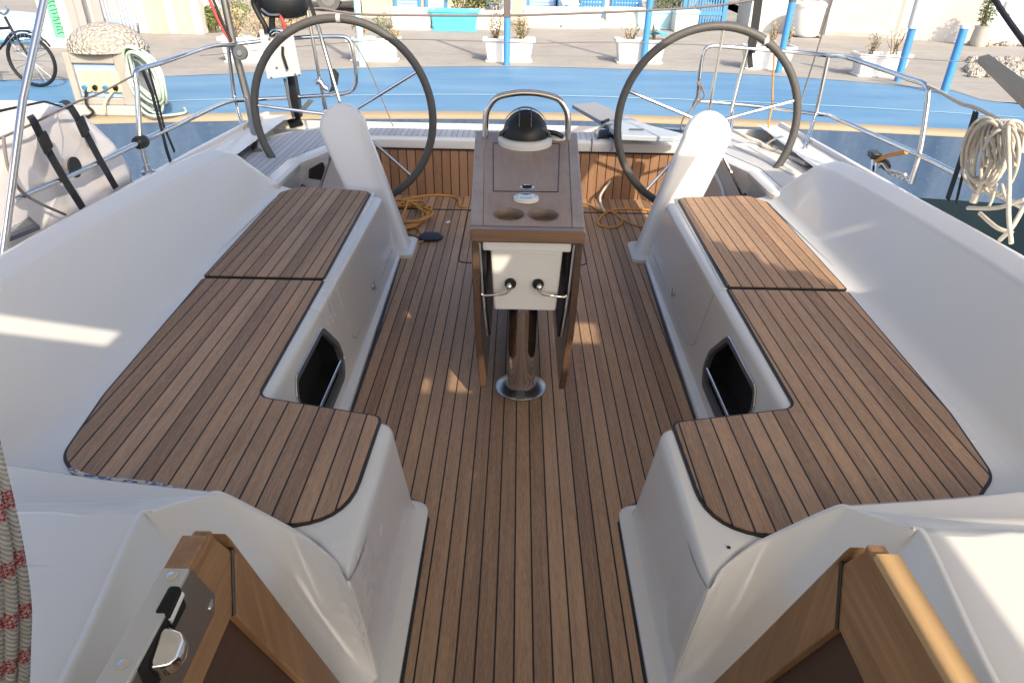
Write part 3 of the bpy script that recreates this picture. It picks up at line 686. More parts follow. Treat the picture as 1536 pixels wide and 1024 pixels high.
# ================================================================== COMPANIONWAY DOORS
def door(s):
    X = -.362 if s < 0 else .435
    d = thing('companionway_door', ('left' if s < 0 else 'right')+' teak companionway door leaf, '+('with a steel box lock on its rail' if s < 0 else 'its pale top edge lit by the sun'), 'door', (X, .6, .2), 'companionway doors')
    A = (.612, .968)
    def yo(z): return A[0]+(A[1]-z)*.382
    t = .024
    def pan(poly, x0, x1):
        return MB().loft([[Vector((x0, y, z)) for y, z in poly], [Vector((x1, y, z)) for y, z in poly]])
    xi, xo = X, X+s*t
    # top rail (grain along the edge) and aft stile, meeting at a dark joint
    jt = (yo(.968)-.004, .968)
    rail = [(-.1, .965), (A[0]-.012, .968), (.60, .955), (.632, .895), (.592, .822), (-.1, .822)]
    obj('top_rail', pan(rail, xi, xo), M['doory'], d, smooth=0, bevel=.004)
    stile = [(A[0]-.010, .9675), (yo(.955), .955), (yo(.5), .5), (yo(.1), .1), (yo(.1)-.063, .1), (.592+.155, .43), (.592, .822), (.632, .895), (.600, .955)]
    stile = [(yo(.935)+.002, .935), (yo(.5), .5), (yo(.1), .1), (yo(.1)-.063, .1), (.592+.155, .43), (.5935, .8205), (.6335, .894)]
    obj('aft_stile', pan(stile, xi-s*.002, xo+s*.001), M['door'], d, smooth=0, bevel=.004)
    obj('joint', MB().tube([(xi-s*.0015, .628, .905), (xi-s*.0015, .591, .822)], .0024, 6), M['caulk'], d)
    obj('louvre_panel', pan([(-.1, .83), (.60, .83), (.75, .43), (yo(.1)-.05, .11), (-.1, .11)], xi+s*.012, xi+s*.018), M['louvre'], d, smooth=0)
    obj('bottom_rail', pan([(-.1, .11), (yo(.1)-.06, .11), (yo(.05), .05), (-.1, .05)], xi, xo), M['doory'], d, smooth=0, bevel=.003)
    obj('top_edge', MB().box(min(xi-s*.001, xo+s*.004), max(xi-s*.001, xo+s*.004), -.1, A[0]-.035 if s > 0 else A[0]-.03, .9665, .977), M['doorsunlit'] if s > 0 else M['door'], d, bevel=.0015)
    if s < 0:
        L = thing('door_lock', 'steel box lock with a thumb turn mounted on the left teak door', 'lock', (X, .45, .85))
        x1 = X+.004
        pr = [(.20, .978), (.528, .978), (.535, .97), (.562, .896), (.554, .879), (.20, .882)]
        obj('lock_case', MB().loft([[Vector((X-.0005, y, z)) for y, z in pr], [Vector((x1, y, z)) for y, z in pr]]), M['brush'], L, smooth=0, bevel=.003)
        obj('edge_plate', MB().box(X-.027, x1-.0005, .22, .529, .977, .981), M['board'], L, bevel=.0015)
        # keeper slot, bolt, thumb turn, screws
        obj('bolt_slot', MB().box(x1-.012, x1+.0018, .468, .505, .948, .9825), M['dark'], L, bevel=.004)
        obj('bolt', MB().tube([(x1-.003, .470, .966), (x1-.003, .503, .970)], .0065, 10), M['whitepl'], L)
        TT = Px(255, 978, x1+.012)
        obj('thumb_turn', MB().loft([[Vector((x1+dx, TT.y+a*k, TT.z+b*k)) for a, b in rpoly([(-.024, .010), (.018, .020), (.024, -.006), (.004, -.024), (-.02, -.016)], .008, 4)] for dx, k in ((0, .9), (.006, 1.), (.02, .8), (.026, .45))]), M['steel'], L, smooth=50)
        obj('turn_slot', MB().box(x1-.002, x1+.0008, TT.y-.034, TT.y+.028, TT.z-.03, TT.z+.02), M['dark'], L, bevel=.01)
        for y, z, ax in ((.517, .981, (0, 0, 1)), (.41, .981, (0, 0, 1))):
            obj('screw', MB().lathe([(.0065, -.002), (.0065, .0008), (.002, .0016)], (x1-.014, y, z), ax, 12), M['steel'], L)
        obj('screw', MB().lathe([(.008, -.002), (.008, .001), (.003, .002)], (x1, .549, .893), (1, 0, 0), 12), M['steel'], L)
door(-1); door(1)

# ================================================================== ROPES IN THE COCKPIT
def rope(name, label, pts, r, mat, cat='rope', n=10, group=None, closed=False):
    return tag(obj(name, MB().tube(cr(pts, n, closed), r, 8, closed), mat, smooth=60), label, cat, group)
# hanging braid at the lower left edge
hb = MB()
for i, (strand, dd) in enumerate((([(-14, 660), (0, 720), (14, 780), (27, 850), (34, 910), (33, 970), (30, 1060)], .99), ([(-26, 690), (-12, 745), (0, 800), (9, 860), (14, 930), (12, 990), (9, 1060)], .97), ([(-30, 760), (-14, 830), (-8, 900), (-8, 1060)], .955), ([(-16, 690), (8, 770), (20, 850), (22, 920), (20, 1060)], 1.01))):
    hb.tube(cr([O+ray(px, py)*dd for px, py in strand], 8), .0112, 12)
tag(obj('hanging_rope', hb, M['braid'], smooth=60), 'thick white rope with red flecks hanging at the near left edge', 'rope')
pts = [Pz(px, py, .384) for px, py in ((105, 704), (140, 716), (190, 721), (235, 727), (290, 741), (340, 762), (360, 785))]
rope('rope_end', 'short blue-flecked rope lying at the front edge of the left seat', pts, .006, M['bluefleck'])
# orange cords aft
def flo(px, py, z=.008): return Pz(px, py, z)
coil = MB()
cc = flo(600, 325); rnd = random.Random(3)
pts = []
for k in range(44):
    a = k/44*2*math.pi*4.2; rr = .16+.03*math.sin(k*1.7)+.02*rnd.random()
    pts.append(cc+Vector((math.cos(a)*rr*1.05+.05*math.sin(k*.31), math.sin(a)*rr*1.25+.04*math.cos(k*.23), .004+.0009*k)))
coil.tube(cr(pts, 4), .009, 7)
coil.tube(cr([flo(608, 308, .03), flo(603, 300, .03), flo(618, 297), flo(645, 293), flo(675, 294), flo(688, 300), flo(690, 309), flo(702, 311)], 8), .009, 7)
coil.tube(cr([flo(612, 300, .05), flo(606, 318, .045), flo(596, 332, .03)], 8), .009, 7)
tag(obj('orange_rope', coil, M['orange'], smooth=60), 'coiled orange rope on the floor beside the left pedestal', 'rope')
tail = MB().tube(cr([flo(592, 346), flo(604, 347), flo(618, 352), flo(632, 356), flo(640, 358)], 8), .006, 6)
tail.tube(cr([flo(604, 350), flo(614, 342), flo(626, 343), flo(633, 354)], 8), .006, 6)
tail.tube(cr([flo(607, 367), flo(625, 364), flo(645, 359), flo(658, 358), flo(663, 356)], 8), .005, 6)
bag = thing('cord_float', 'small dark float tied to thin orange line on the floor', 'float', flo(645, 356, 0))
obj('line', tail, M['orange'], bag, smooth=60)
fc = flo(645, 355, .02)
obj('float_body', MB().loft([[fc+Vector((a*k, b*k, dz)) for a, b in rpoly([(-.075, -.03), (-.04, -.05), (.05, -.045), (.085, .0), (.06, .045), (-.05, .045)], .02, 3)] for dz, k in ((-.018, .85), (-.005, 1), (.01, .95), (.02, .7))]), simple('navy_foam', (.02, .03, .055), .6), bag, smooth=60)
rope('orange_rope', 'loose orange line looping on the floor right of the table', [flo(870, 303), flo(884, 307), flo(897, 315), flo(912, 316), flo(925, 322), flo(933, 330), flo(930, 338), flo(915, 341), flo(900, 338), flo(896, 333), flo(905, 322), flo(920, 315), flo(945, 313), flo(975, 315), flo(990, 316)], .008, M['orange'])
rope('orange_line', 'thin orange tail trailing towards the right pedestal', [flo(925, 324), flo(945, 335), flo(962, 340), flo(972, 338), flo(985, 337)], .005, M['orange'])
rope('cream_line', 'short cream rope standing up against the cladding right of the table', [flo(907, 318, .015), flo(902, 308, .05), flo(900, 296, .09), flo(906, 284, .12), flo(914, 274, .13), flo(916, 266, .15)], .009, M['whiterope'])
chip = MB().obox(flo(672, 333, .006), V(.010, .012, 0), V(-.006, .005, 0), V(0, 0, .004)); tag(obj('paper_scrap', chip, M['whitepl']), 'tiny pale scrap lying on the teak floor by the table', 'scrap')

# ================================================================== PUSHPIT RAILS
def rail(s):
    p = thing('pushpit_rail', '%s stainless stern guard rail %s' % (SN[s], 'carrying the grey outboard board' if s < 0 else 'hung with the cream rope coil'), 'railing', (CX+s*1.95, 4.2, .5), 'stern guard rails')
    r_ = .0135
    if s < 0:
        top = [Px(205, 128, -1.95), Px(203, 112, -1.95), Px(210, 104, -1.95), Px(240, 95, -1.95), Px(275, 83, -1.96), Py(316, 70, 4.75), Py(350, 67, 5.05), Py(400, 61, 5.12), Py(460, 56, 5.14), Py(508, 55, 5.14), Py(521, 58, 5.14), Py(528, 70, 5.14), Py(534, 110, 5.14), Py(533, 127, 5.14), Py(524, 138, 5.14), Py(500, 142, 5.14), Py(440, 146, 5.14), Py(370, 150, 5.10), Py(336, 155, 4.8), Px(275, 183, -1.95), Px(210, 213, -1.95)]
        mid = [Px(210, 213, -1.95), Px(160, 238, -1.95), Px(90, 270, -1.95), Px(20, 300, -1.95)]
        legs = [[Px(205, 125, -1.95), Px(210, 210, -1.95), Px(223, 258, -1.95)], [Py(342, 70, 5.05), Py(352, 150, 5.05), Py(376, 228, 4.4)], [Py(484, 143, 5.14), Py(488, 166, 5.14), Pz(498, 215, .43)]]
        kn = [Px(211, 213, -1.95)]
    else:
        top = [Py(1046, 155, 5.14), Py(1050, 110, 5.14), Py(1055, 80, 5.14), Py(1064, 70, 5.14), Py(1085, 70, 5.14), Py(1120, 73, 5.14), Py(1200, 79, 5.10), Py(1245, 84, 4.95), Px(1268, 86, 2.02), Px(1300, 96, 2.05), Px(1360, 117, 2.06), Px(1382, 124, 2.06), Px(1391, 132, 2.06), Px(1392, 145, 2.06), Px(1386, 190, 2.06), Px(1378, 235, 2.06), Px(1366, 275, 2.06)]
        mid = [Py(1050, 152, 5.14), Py(1120, 158, 5.12), Py(1225, 171, 4.95), Px(1250, 176, 2.03), Px(1310, 202, 2.06), Px(1378, 232, 2.06), Px(1430, 258, 2.06), Px(1536, 312, 2.06)]
        legs = [[Py(1243, 84, 4.95), Py(1224, 171, 4.95), Pz(1205, 230, .47)], [Py(1121, 73, 5.14), Py(1106, 130, 5.14), Pz(1088, 200, .44)], [Py(1100, 157, 5.14), Pz(1095, 205, .44)]]
        kn = []
    obj('top_rail', MB().tube(cr(top, 5), r_, 10), M['steel'], p)
    obj('lower_rail', MB().tube(cr(mid, 5), r_*.95, 10), M['steel'], p)
    for l in legs: obj('stanchion', MB().tube(l, r_, 10), M['steel'], p)
    for l in legs[:2]:
        b = l[-1]; obj('base_fitting', MB().lathe([(.035, -.01), (.035, .004), (.02, .012), (.018, .04)], b, (0, 0, 1), 14), M['steel'], p)
    for k in kn: obj('clamp', MB().lathe([(.03, -.03), (.034, -.02), (.034, .02), (.03, .03)], k, (.2, 1, 0), 12), M['black'], p)
rail(-1); rail(1)
rope('lifeline', 'thin wire lifeline running forward from the left guard rail corner', [Px(203, 112, -1.95), Px(150, 140, -1.95), Px(108, 156, -1.95), Px(40, 190, -1.95), Px(-30, 220, -1.95)], .005, M['greyrope'], 'wire')
rope('lifeline', 'cream lashing and lifeline running forward from the right guard rail corner', [Px(1390, 128, 2.06), Px(1410, 138, 2.06), Px(1440, 155, 2.06), Px(1470, 165, 2.06), Px(1545, 205, 2.06)], .009, M['whiterope'], 'rope')
mb = MB().strap([Px(213, 103, -1.94), Px(228, 140, -1.94), Px(240, 185, -1.94), Px(250, 225, -1.93), Px(256, 243, -1.93)], (0, 1, .3), .03, .003)
mb.strap([Px(222, 100, -1.95), Px(236, 150, -1.95), Px(246, 190, -1.95), Px(262, 228, -1.94)], (0, 1, .3), .02, .003)
tag(obj('webbing_strap', mb, M['webbing']), 'black webbing strap hanging from the left rail beside the hose', 'strap')
mb = MB().strap([Px(1463, 168, 2.05), Px(1452, 205, 2.03), Px(1436, 255, 2.0), Px(1421, 300, 1.95)], (0, 1, .2), .034, .003)
mb.strap([Px(1466, 168, 2.06), Px(1458, 210, 2.06), Px(1444, 262, 2.03), Px(1434, 305, 1.95)], (0, 1, .2), .02, .003)
tag(obj('webbing_strap', mb, M['webbing']), 'black webbing strap hanging from the right rail beside the rope coil', 'strap')
# cream rope coil on the right rail
cl = MB(); rnd = random.Random(11)
for i in range(17):
    cx_, cy_ = 1484+rnd.uniform(-14, 16), 232+rnd.uniform(-8, 10); a_, b_ = rnd.uniform(14, 30), rnd.uniform(42, 58); rot = R(rnd.uniform(8, 34)); dx = rnd.uniform(-.05, .05)
    pts = []
    for k in range(14):
        a = 2*math.pi*k/14; u_, v_ = a_*math.cos(a), b_*math.sin(a)
        pts.append(Px(cx_+u_*math.cos(rot)-v_*math.sin(rot)*.75, cy_+u_*math.sin(rot)*.7+v_*math.cos(rot), 2.03+dx+.02*math.sin(a*2+i)))
    cl.tube(cr(pts, 4, True), .0075, 7, True)
for j in range(6): cl.tube(cr([Px(1478+j*9, 250, 1.99), Px(1474+j*8, 205, 1.98), Px(1486+j*6, 182, 2.03), Px(1500+j*7, 190, 2.09), Px(1508+j*5, 230, 2.08)], 5), .0075, 7)
cl.tube(cr([Px(1490, 240, 1.98), Px(1472, 275, 1.97), Px(1464, 295, 1.97)], 5), .0085, 8); cl.tube([Px(1465, 290, 1.97), Px(1460, 304, 1.97)], .015, 8)
cl.tube(cr([Px(1512, 190, 1.97), Px(1514, 260, 1.96), Px(1513, 320, 1.95), Px(1517, 365, 1.93)], 6), .0085, 8)
cl.tube(cr([Px(1495, 275, 2.0), Px(1488, 300, 2.0), Px(1482, 312, 2.0)], 5), .006, 7); cl.tube(cr([Px(1503, 275, 2.0), Px(1506, 290, 2.0), Px(1512, 305, 2.0)], 5), .006, 7)
tag(obj('rope_coil', cl, M['whiterope'], smooth=60), 'tangled cream rope coil hanging on the right guard rail', 'rope')
gl = MB()
for px0, py0, px1, py1 in ((1452, 312, 1536, 300), (1500, 360, 1536, 310), (1470, 320, 1520, 350)):
    gl.tube(cr([Px(px0, py0, 2.0), Px((px0+px1)/2, (py0+py1)/2+6, 1.98), Px(px1, py1, 2.02)], 6), .009, 7)
tag(obj('mooring_line', gl, M['whiterope'], smooth=60), 'loose pale mooring lines on the right side deck below the coil', 'rope')
# flat grey board lashed outside the right rail
e = [Px(1466, 90, 2.12), Px(1483, 86, 2.12)]; f_ = [Px(1545, 168, 2.12), Px(1572, 150, 2.12)]
bd = MB(); n_ = V(-.35, -.3, .9).normalized()*.018
bd.loft([[e[0]-n_, e[1]-n_, e[1]+n_, e[0]+n_], [f_[0]-n_, f_[1]-n_, f_[1]+n_, f_[0]+n_]])
tag(obj('stowed_board', bd, M['greyalu'], smooth=0, bevel=.006), 'flat grey-beige board slanting past the right rail above the rope coil', 'board')
rope('dark_stay', 'dark stay slanting across the top right corner', [Px(1489, -5, 2.12), Px(1512, 30, 2.12), Px(1545, 75, 2.12)], .012, M['webbing'], 'stay')
rope('thin_stay', 'thin grey wire slanting down past the right steering wheel to the quarter', [Py(1250, -3, 5.18), Py(1225, 78, 5.18), Py(1200, 160, 5.16), Pz(1190, 225, .45)], .006, M['greyrope'], 'wire')

# ---- left side: pole, life-raft cover, plate
rope('thin_stay', 'thin wire crossing the guard rail just right of the left steering wheel hub', [Py(528, 60, 5.15), Py(552, 100, 5.15), Py(590, 190, 5.12)], .004, M['greyrope'], 'wire')
lr = thing('liferaft_cover', 'bulky white covered bundle strapped with black webbing outside the left rail', 'life raft', (-2.1, 3.0, .55))
front = [(2.25, .50), (2.28, .80), (2.45, .975), (2.72, 1.005), (3.02, .985), (3.22, .90), (3.42, .70), (3.50, .52), (3.46, .42), (2.9, .36), (2.4, .36)]
fr = rpoly(front, .12, 5); cg = (2.88, .66)
def sc_(k): return [(cg[0]+(a-cg[0])*k, cg[1]+(b-cg[1])*k) for a, b in fr]
loops = [[Vector((x, y, z)) for y, z in sc_(k)] for x, k in ((-1.975, .03), (-1.97, .55), (-1.98, .86), (-2.01, .97), (-2.08, 1.0), (-2.30, .99), (-2.36, .93), (-2.38, .6), (-2.38, .03))]
for i, l in enumerate(loops):
    for j, p in enumerate(l):
        p.x += .014*math.sin(p.y*17+p.z*9)*(1 if i < 5 else 0)+.008*math.sin(p.y*41-p.z*13)
obj('cover', MB().loft(loops), M['pvc'], lr, smooth=70)
obj('seam', MB().tube([Vector((-2.03, y, z)) for y, z in sc_(.985)], .005, 6, True), M['webbing'], lr)
for a, b, c_, d_ in (((40, 180), (75, 240), (100, 300), 0), ((103, 160), (140, 230), (172, 280), 0)):
    pass
obj('strap', MB().strap(cr([Px(38, 172, -2.2), Px(48, 178, -1.95), Px(70, 222, -1.935), Px(96, 268, -1.935), Px(124, 312, -1.94)], 5), (0, 1, .05), .045, .004), M['webbing'], lr)
obj('strap', MB().strap(cr([Px(92, 152, -2.2), Px(104, 158, -1.96), Px(126, 195, -1.935), Px(150, 240, -1.935), Px(174, 282, -1.94)], 5), (0, 1, .05), .045, .004), M['webbing'], lr)
obj('buckle', MB().obox(Px(68, 214, -1.925), V(.006, 0, 0), V(0, .03, .01), V(0, -.008, .035)), M['black'], lr, bevel=.004)
obj('buckle', MB().obox(Px(124, 190, -1.925), V(.006, 0, 0), V(0, .03, .01), V(0, -.008, .035)), M['black'], lr, bevel=.004)
obj('patch', MB().lathe([(.045, -.004), (.045, .004)], Px(112, 251, -1.948), (1, 0, 0), 20), M['webbing'], lr)
rope('drooping_line', 'thin dark line drooping across the white cover on the left rail', [Px(5, 205, -1.93), Px(12, 250, -1.93), Px(30, 285, -1.93), Px(60, 305, -1.93), Px(98, 322, -1.93)], .006, M['greyrope'], 'cord')
pl = thing('marked_plate', 'dark slate-grey plate with pale ruled markings on the left side deck', 'plate', (-1.95, 2.3, .6))
pc = [Pz(5, 362, .60), Pz(60, 340, .60), Pz(15, 300, .60), Pz(-45, 320, .60)]
obj('plate', MB().loft([[p-V(0, 0, .012) for p in pc], [p+V(0, 0, .006) for p in pc]]), simple('slate_plate', (.10, .115, .14), .5), pl, smooth=0, bevel=.003)
ln = MB()
for i in range(9):
    t = .10+i*.045; a = pc[0].lerp(pc[3], t).lerp(pc[1].lerp(pc[2], t), .12); b = pc[0].lerp(pc[3], t).lerp(pc[1].lerp(pc[2], t), .9)
    ln.tube([a+V(0, 0, .007), b+V(0, 0, .007)], .0016, 4)
obj('ruled_lines', ln, M['board'], pl)
# bimini over the cockpit, out of the top of the picture: its left pole is in view
bm_ = thing('bimini', 'polished steel pole at the far left carrying the canvas awning overhead', 'awning', (-1.88, 2.3, .6))
obj('pole', MB().tube([Px(4, 384, -1.88), Px(34, 150, -1.88), Px(66, 0, -1.88), V(-1.88, 3.3, 1.85)], .0145, 12), M['steel'], bm_)
obj('pole', MB().tube([V(2.0, 1.3, .52), V(2.0, 1.1, 1.4), V(1.9, 1.0, 1.85)], .0145, 12), M['steel'], bm_)
kx, ky = -sdir.x/-sdir.z, -sdir.y/-sdir.z       # run of a sunbeam per metre of drop
# flat canvas, with openings and outline added to place sun patches and shade
ZH = 1.85
def back(x, y, z): return x+kx*(ZH-z), y+ky*(ZH-z)
holes = []
for x, y, z, wx, wy in ((-1.5, 1.86, .52, .20, .05), (.30, 2.84, .0, .10, .10), (-.46, 3.0, 0., .075, .04), (-.12, 2.195, .16, .045, .075), (.212, 2.195, .26, .04, .075), (-.25, 2.42, 0., .016, .09), (-.36, 2.36, 0., .014, .05), (1.5, 2.9, .55, .08, .03)):
    bx_, by_ = back(x, y, z); holes.append((bx_-wx, bx_+wx, by_-wy, by_+wy))
c1, c2 = back(.93, 3.12, .37), back(1.40, 2.56, .37); p1 = back(.90, 1.06, .55); dr = back(.447, .60, .978)
NS = 8; d0y = back(.447, -.02, .978)[1]
XE = sorted(set([-1.22, 2.30, 2.46, p1[0], c1[0], c2[0], dr[0]-.010, dr[0]+.011]+[v for h_ in holes for v in h_[:2]]+[c1[0]+(c2[0]-c1[0])*k/NS for k in range(NS+1)]))
YE = sorted(set([-2.9, 2.35, 3.3, p1[1], c1[1], c2[1], dr[1], d0y]+[v for h_ in holes for v in h_[2:]]+[c1[1]+(c2[1]-c1[1])*k/NS for k in range(NS+1)]))
hm_ = MB()
for xa, xb in zip(XE, XE[1:]):
    for ya, yb in zip(YE, YE[1:]):
        xm, ym = (xa+xb)/2, (ya+yb)/2
        if any(h_[0] < xm < h_[1] and h_[2] < ym < h_[3] for h_ in holes): continue
        if xm > p1[0] and ym < p1[1]: continue                      # sun on the right foredeck moulding
        if dr[0]-.010 < xm < dr[0]+.011 and d0y < ym < dr[1]: continue      # sun on the top edge of the right door
        if xm > c1[0] and ym > c2[1]:
            shade_strip = 2.30 < xm < 2.46 and ym < 2.35                    # added canvas strip that keeps the right coaming shaded
            if not shade_strip and ((ym-c1[1])/(c2[1]-c1[1]) < (xm-c1[0])/(c2[0]-c1[0])): continue
        if xm > 2.46: continue
        if ym > 2.35 and xm > 1.5: continue
        hm_.box(xa, xb, ya, yb, ZH-.003, ZH+.003)
obj('canopy', hm_, M['canvas'], bm_, smooth=0)
obj('added_shade_panel', MB().box(-1.99, -1.985, -2.9, .2, .55, ZH), M['canvas'], bm_, smooth=0)  # unseen panel added to darken the left front moulding

# ---- outboard on its bracket, left quarter
ob = thing('outboard_motor', 'black outboard motor clamped to a pale board on the left rail', 'outboard motor', (-1.62, 5.0, .6))
def py(px, py_, Y=5.0): return Py(px, py_, Y)
obj('mount_board', MB().loft([[py(388, 45)+V(0, d, 0), py(437, 43)+V(0, d, 0), py(451, 113)+V(0, d, 0), py(401, 119)+V(0, d, 0)] for d in (0, .025)]), M['board'], ob, smooth=0, bevel=.003)
obj('cowl', MB().loft([[py(cx_+w_*math.cos(a)*1., cy_+0, 5.12)+V(0, .14*math.sin(a)*k, 0) for a in [2*math.pi*j/20 for j in range(20)]] for cx_, cy_, w_, k in ((433, 27, 14, .5), (428, 24, 30, .9), (424, 14, 38, 1.), (422, 0, 40, 1.), (420, -14, 36, .9), (420, -24, 20, .5))]), M['black'], ob, smooth=70)
obj('carry_handle', MB().tube(cr([py(386, -8), py(380, 4), py(388, 22), py(398, 40), py(400, 50)], 6), .018, 8), M['black'], ob)
obj('cowl_bracket', MB().tube([py(408, 25), py(408, 54)], .022, 8), M['black'], ob)
obj('cowl_trim', MB().tube(cr([py(392, 14, 4.97), py(404, 22, 4.96), py(420, 22, 4.96)], 5), .008, 6), M['brush'], ob)
obj('fuel_line', MB().tube(cr([py(418, 22, 4.99), py(424, 32, 4.98), py(428, 45, 4.98), py(432, 50, 4.98)], 5), .012, 8), M['redcord'], ob)
obj('clamp_screw', MB().tube(cr([py(407, 50, 4.985), py(413, 46, 4.97), py(425, 48, 4.97), py(432, 50, 4.985)], 4), .014, 8), M['steel'], ob)
obj('clamp_screw', MB().tube([py(424, 70, 4.985), py(424, 82, 4.98), py(431, 104, 4.985)], .010, 8), M['black'], ob)
for a, b in ((404, 59), (415, 102), (407, 117), (443, 112), (449, 113)): obj('bolt', MB().lathe([(.008, -.003), (.008, .004)], py(a, b, 4.997), (0, 1, 0), 8), M['rubber'], ob)
obj('drive_leg', MB().loft([[py(x, y, 5.10)+V(0, d, 0) for d, x in ((0, x0), (0, x1), (.08, x1), (.08, x0))] for y, x0, x1 in ((115, 430, 441), (150, 435, 447), (178, 440, 450))]), M['black'], ob, bevel=.006)
obj('leg_bracket', MB().tube([py(427, 118, 5.06), py(435, 158, 5.06), py(441, 178, 5.06)], .011, 8), M['rubber'], ob)
obj('propeller', MB().obox(py(443, 184, 5.12), V(.05, 0, .012), V(0, .012, 0), V(-.01, 0, .03)), M['black'], ob, bevel=.008)
obj('skeg_fin', MB().loft([[py(446, 168, 5.10), py(462, 150, 5.10), py(470, 152, 5.10), py(452, 172, 5.10)], [p+V(0, .02, 0) for p in (py(446, 168, 5.10), py(462, 150, 5.10), py(470, 152, 5.10), py(452, 172, 5.10))]]), M['rubber'], ob)
# davit tube and poles
dv = thing('davit_post', 'thick grey aluminium post with a round block left of the outboard board', 'post', (-1.9, 5.0, .5))
obj('tube', MB().tube([py(334, -12, 5.1), py(352, 75, 5.1), py(372, 150, 5.1), Pz(388, 228, .44)], .026, 12), M['greyalu'], dv)
obj('block', MB().lathe([(.045, -.02), (.05, -.008), (.05, .008), (.045, .02), (.02, .024)], py(361, 79, 5.05), (0, 1, 0), 18), M['rubber'], dv)
obj('block_pin', MB().lathe([(.018, -.03), (.018, .03)], py(361, 79, 5.05), (0, 1, 0), 12), M['steel'], dv)
obj('red_tackle', MB().tube([py(312, -5, 5.08), py(328, 32, 5.08), py(345, 62, 5.08)], .012, 8), M['redcord'], dv)
obj('black_tackle', MB().tube([py(318, -5, 5.07), py(334, 35, 5.07), py(347, 62, 5.07)], .010, 8), M['webbing'], dv)
rope('flag_staff', 'slim steel staff rising behind the left steering wheel', [py(456, -5, 5.14), py(466, 44, 5.14), py(480, 120, 5.14), py(490, 168, 5.14)], .013, M['steel'], 'pole', 4)
tag(obj('furled_strap', MB().strap([py(462, -5, 5.18), py(480, 50, 5.18), py(496, 105, 5.18), py(500, 128, 5.18)], (1, .1, .2), .028, .006).strap([py(497, 104, 5.18), py(504, 112, 5.18), py(502, 128, 5.18), py(497, 138, 5.18)], (1, .1, .2), .045, .006), M['webbing']), 'black strap with a wide end hanging beside the slim left staff', 'strap')
tag(obj('rail_cleat', MB().tube(cr([py(474, 124, 5.10), py(480, 122, 5.10), py(486, 130, 5.10), py(492, 134, 5.10)], 4), .018, 8), M['brush']), 'steel clip on the left rail at the foot of the slim staff', 'clip')
tag(obj('furled_strap', MB().strap([py(1136, -5, 5.18), py(1130, 40, 5.18), py(1124, 75, 5.18), py(1126, 102, 5.18)], (1, .1, .2), .035, .006).strap([py(1142, -5, 5.2), py(1136, 40, 5.2), py(1130, 80, 5.2)], (1, .1, .2), .025, .006), M['webbing']), 'long black strap hanging at the top beside the right steering wheel', 'strap')
# awning line across the stern with its grey hanging bar
al = [Py(455, 14, 5.6), Py(482, 13, 5.6), Py(510, 18, 5.6), Py(545, 22, 5.6), Py(640, 23.5, 5.6), Py(760, 23.5, 5.6), Py(880, 20, 5.6), Py(1000, 14.5, 5.6), Py(1070, 9, 5.6), Py(1130, 0, 5.6), Py(1180, -12, 5.6)]
rope('awning_line', 'dark line stretched across the whole stern near the top of the picture', al, .0085, M['greyrope'], 'rope', 6)
tag(obj('hanging_bar', MB().loft([[Py(755.5, y, 5.58), Py(765.5, y, 5.58), Py(765.5, y, 5.58)+V(0, .02, 0), Py(755.5, y, 5.58)+V(0, .02, 0)] for y in (-14, 27)]), simple('taupe_bar', (.13, .11, .10), .5), bevel=.003), 'short taupe bar hanging from the awning line at the middle top', 'bar')
rope('mooring_wire', 'thin wire strung along the quay behind the boat above the planters', [Py(300, 84, 8.5), Py(560, 61, 8.5), Py(700, 61.5, 8.5), Py(805, 65, 8.5), Py(920, 63.5, 8.5), Py(1100, 70, 8.5), Py(1300, 84, 8.5), Py(1500, 96, 8.5)], .005, M['greyrope'], 'wire', 6)
# cords at the right rail
rope('knotted_line', 'grey cord looped and knotted on the right rail near the wheel hub', [py(1052, 120, 5.12), py(1046, 126, 5.11), py(1052, 132, 5.1), py(1047, 142, 5.1), py(1040, 156, 5.1), py(1040, 162, 5.1), py(1046, 155, 5.1), py(1056, 146, 5.09), py(1055, 136, 5.09), py(1050, 128, 5.1), py(1046, 150, 5.08), py(1036, 165, 5.0), py(1024, 180, 5.0), py(1022, 196, 5.0), py(1028, 198, 5.0), py(1034, 186, 5.0)], .006, M['greyrope'], 'cord', 6)
rope('orange_cable', 'orange-grey cable dropping from the right rail to the quarter seat', [py(1162, 72, 5.1), py(1159, 130, 5.1), py(1158, 160, 5.08), Py(1153, 185, 5.02), Py(1155, 205, 4.98), Pz(1158, 222, .45)], .007, M['orange'], 'cable', 6)
rope('white_tube_loop', 'thin white tube looped on the right quarter beside the orange cable', [Pz(1150, 216, .5), Pz(1163, 208, .55), Pz(1176, 205, .58), Pz(1183, 212, .55), Pz(1177, 225, .46)], .007, M['whitepl'], 'tube', 6)
rope('mooring_line', 'white mooring rope running along the right quarter seat from behind the pedestal', [Pz(1100, 196, .5), Pz(1120, 206, .49), Pz(1140, 214, .47), Pz(1146, 221, .46), Pz(1165, 227, .46), Pz(1185, 236, .46), Pz(1210, 246, .48)], .013, M['whiterope'], 'rope', 6)

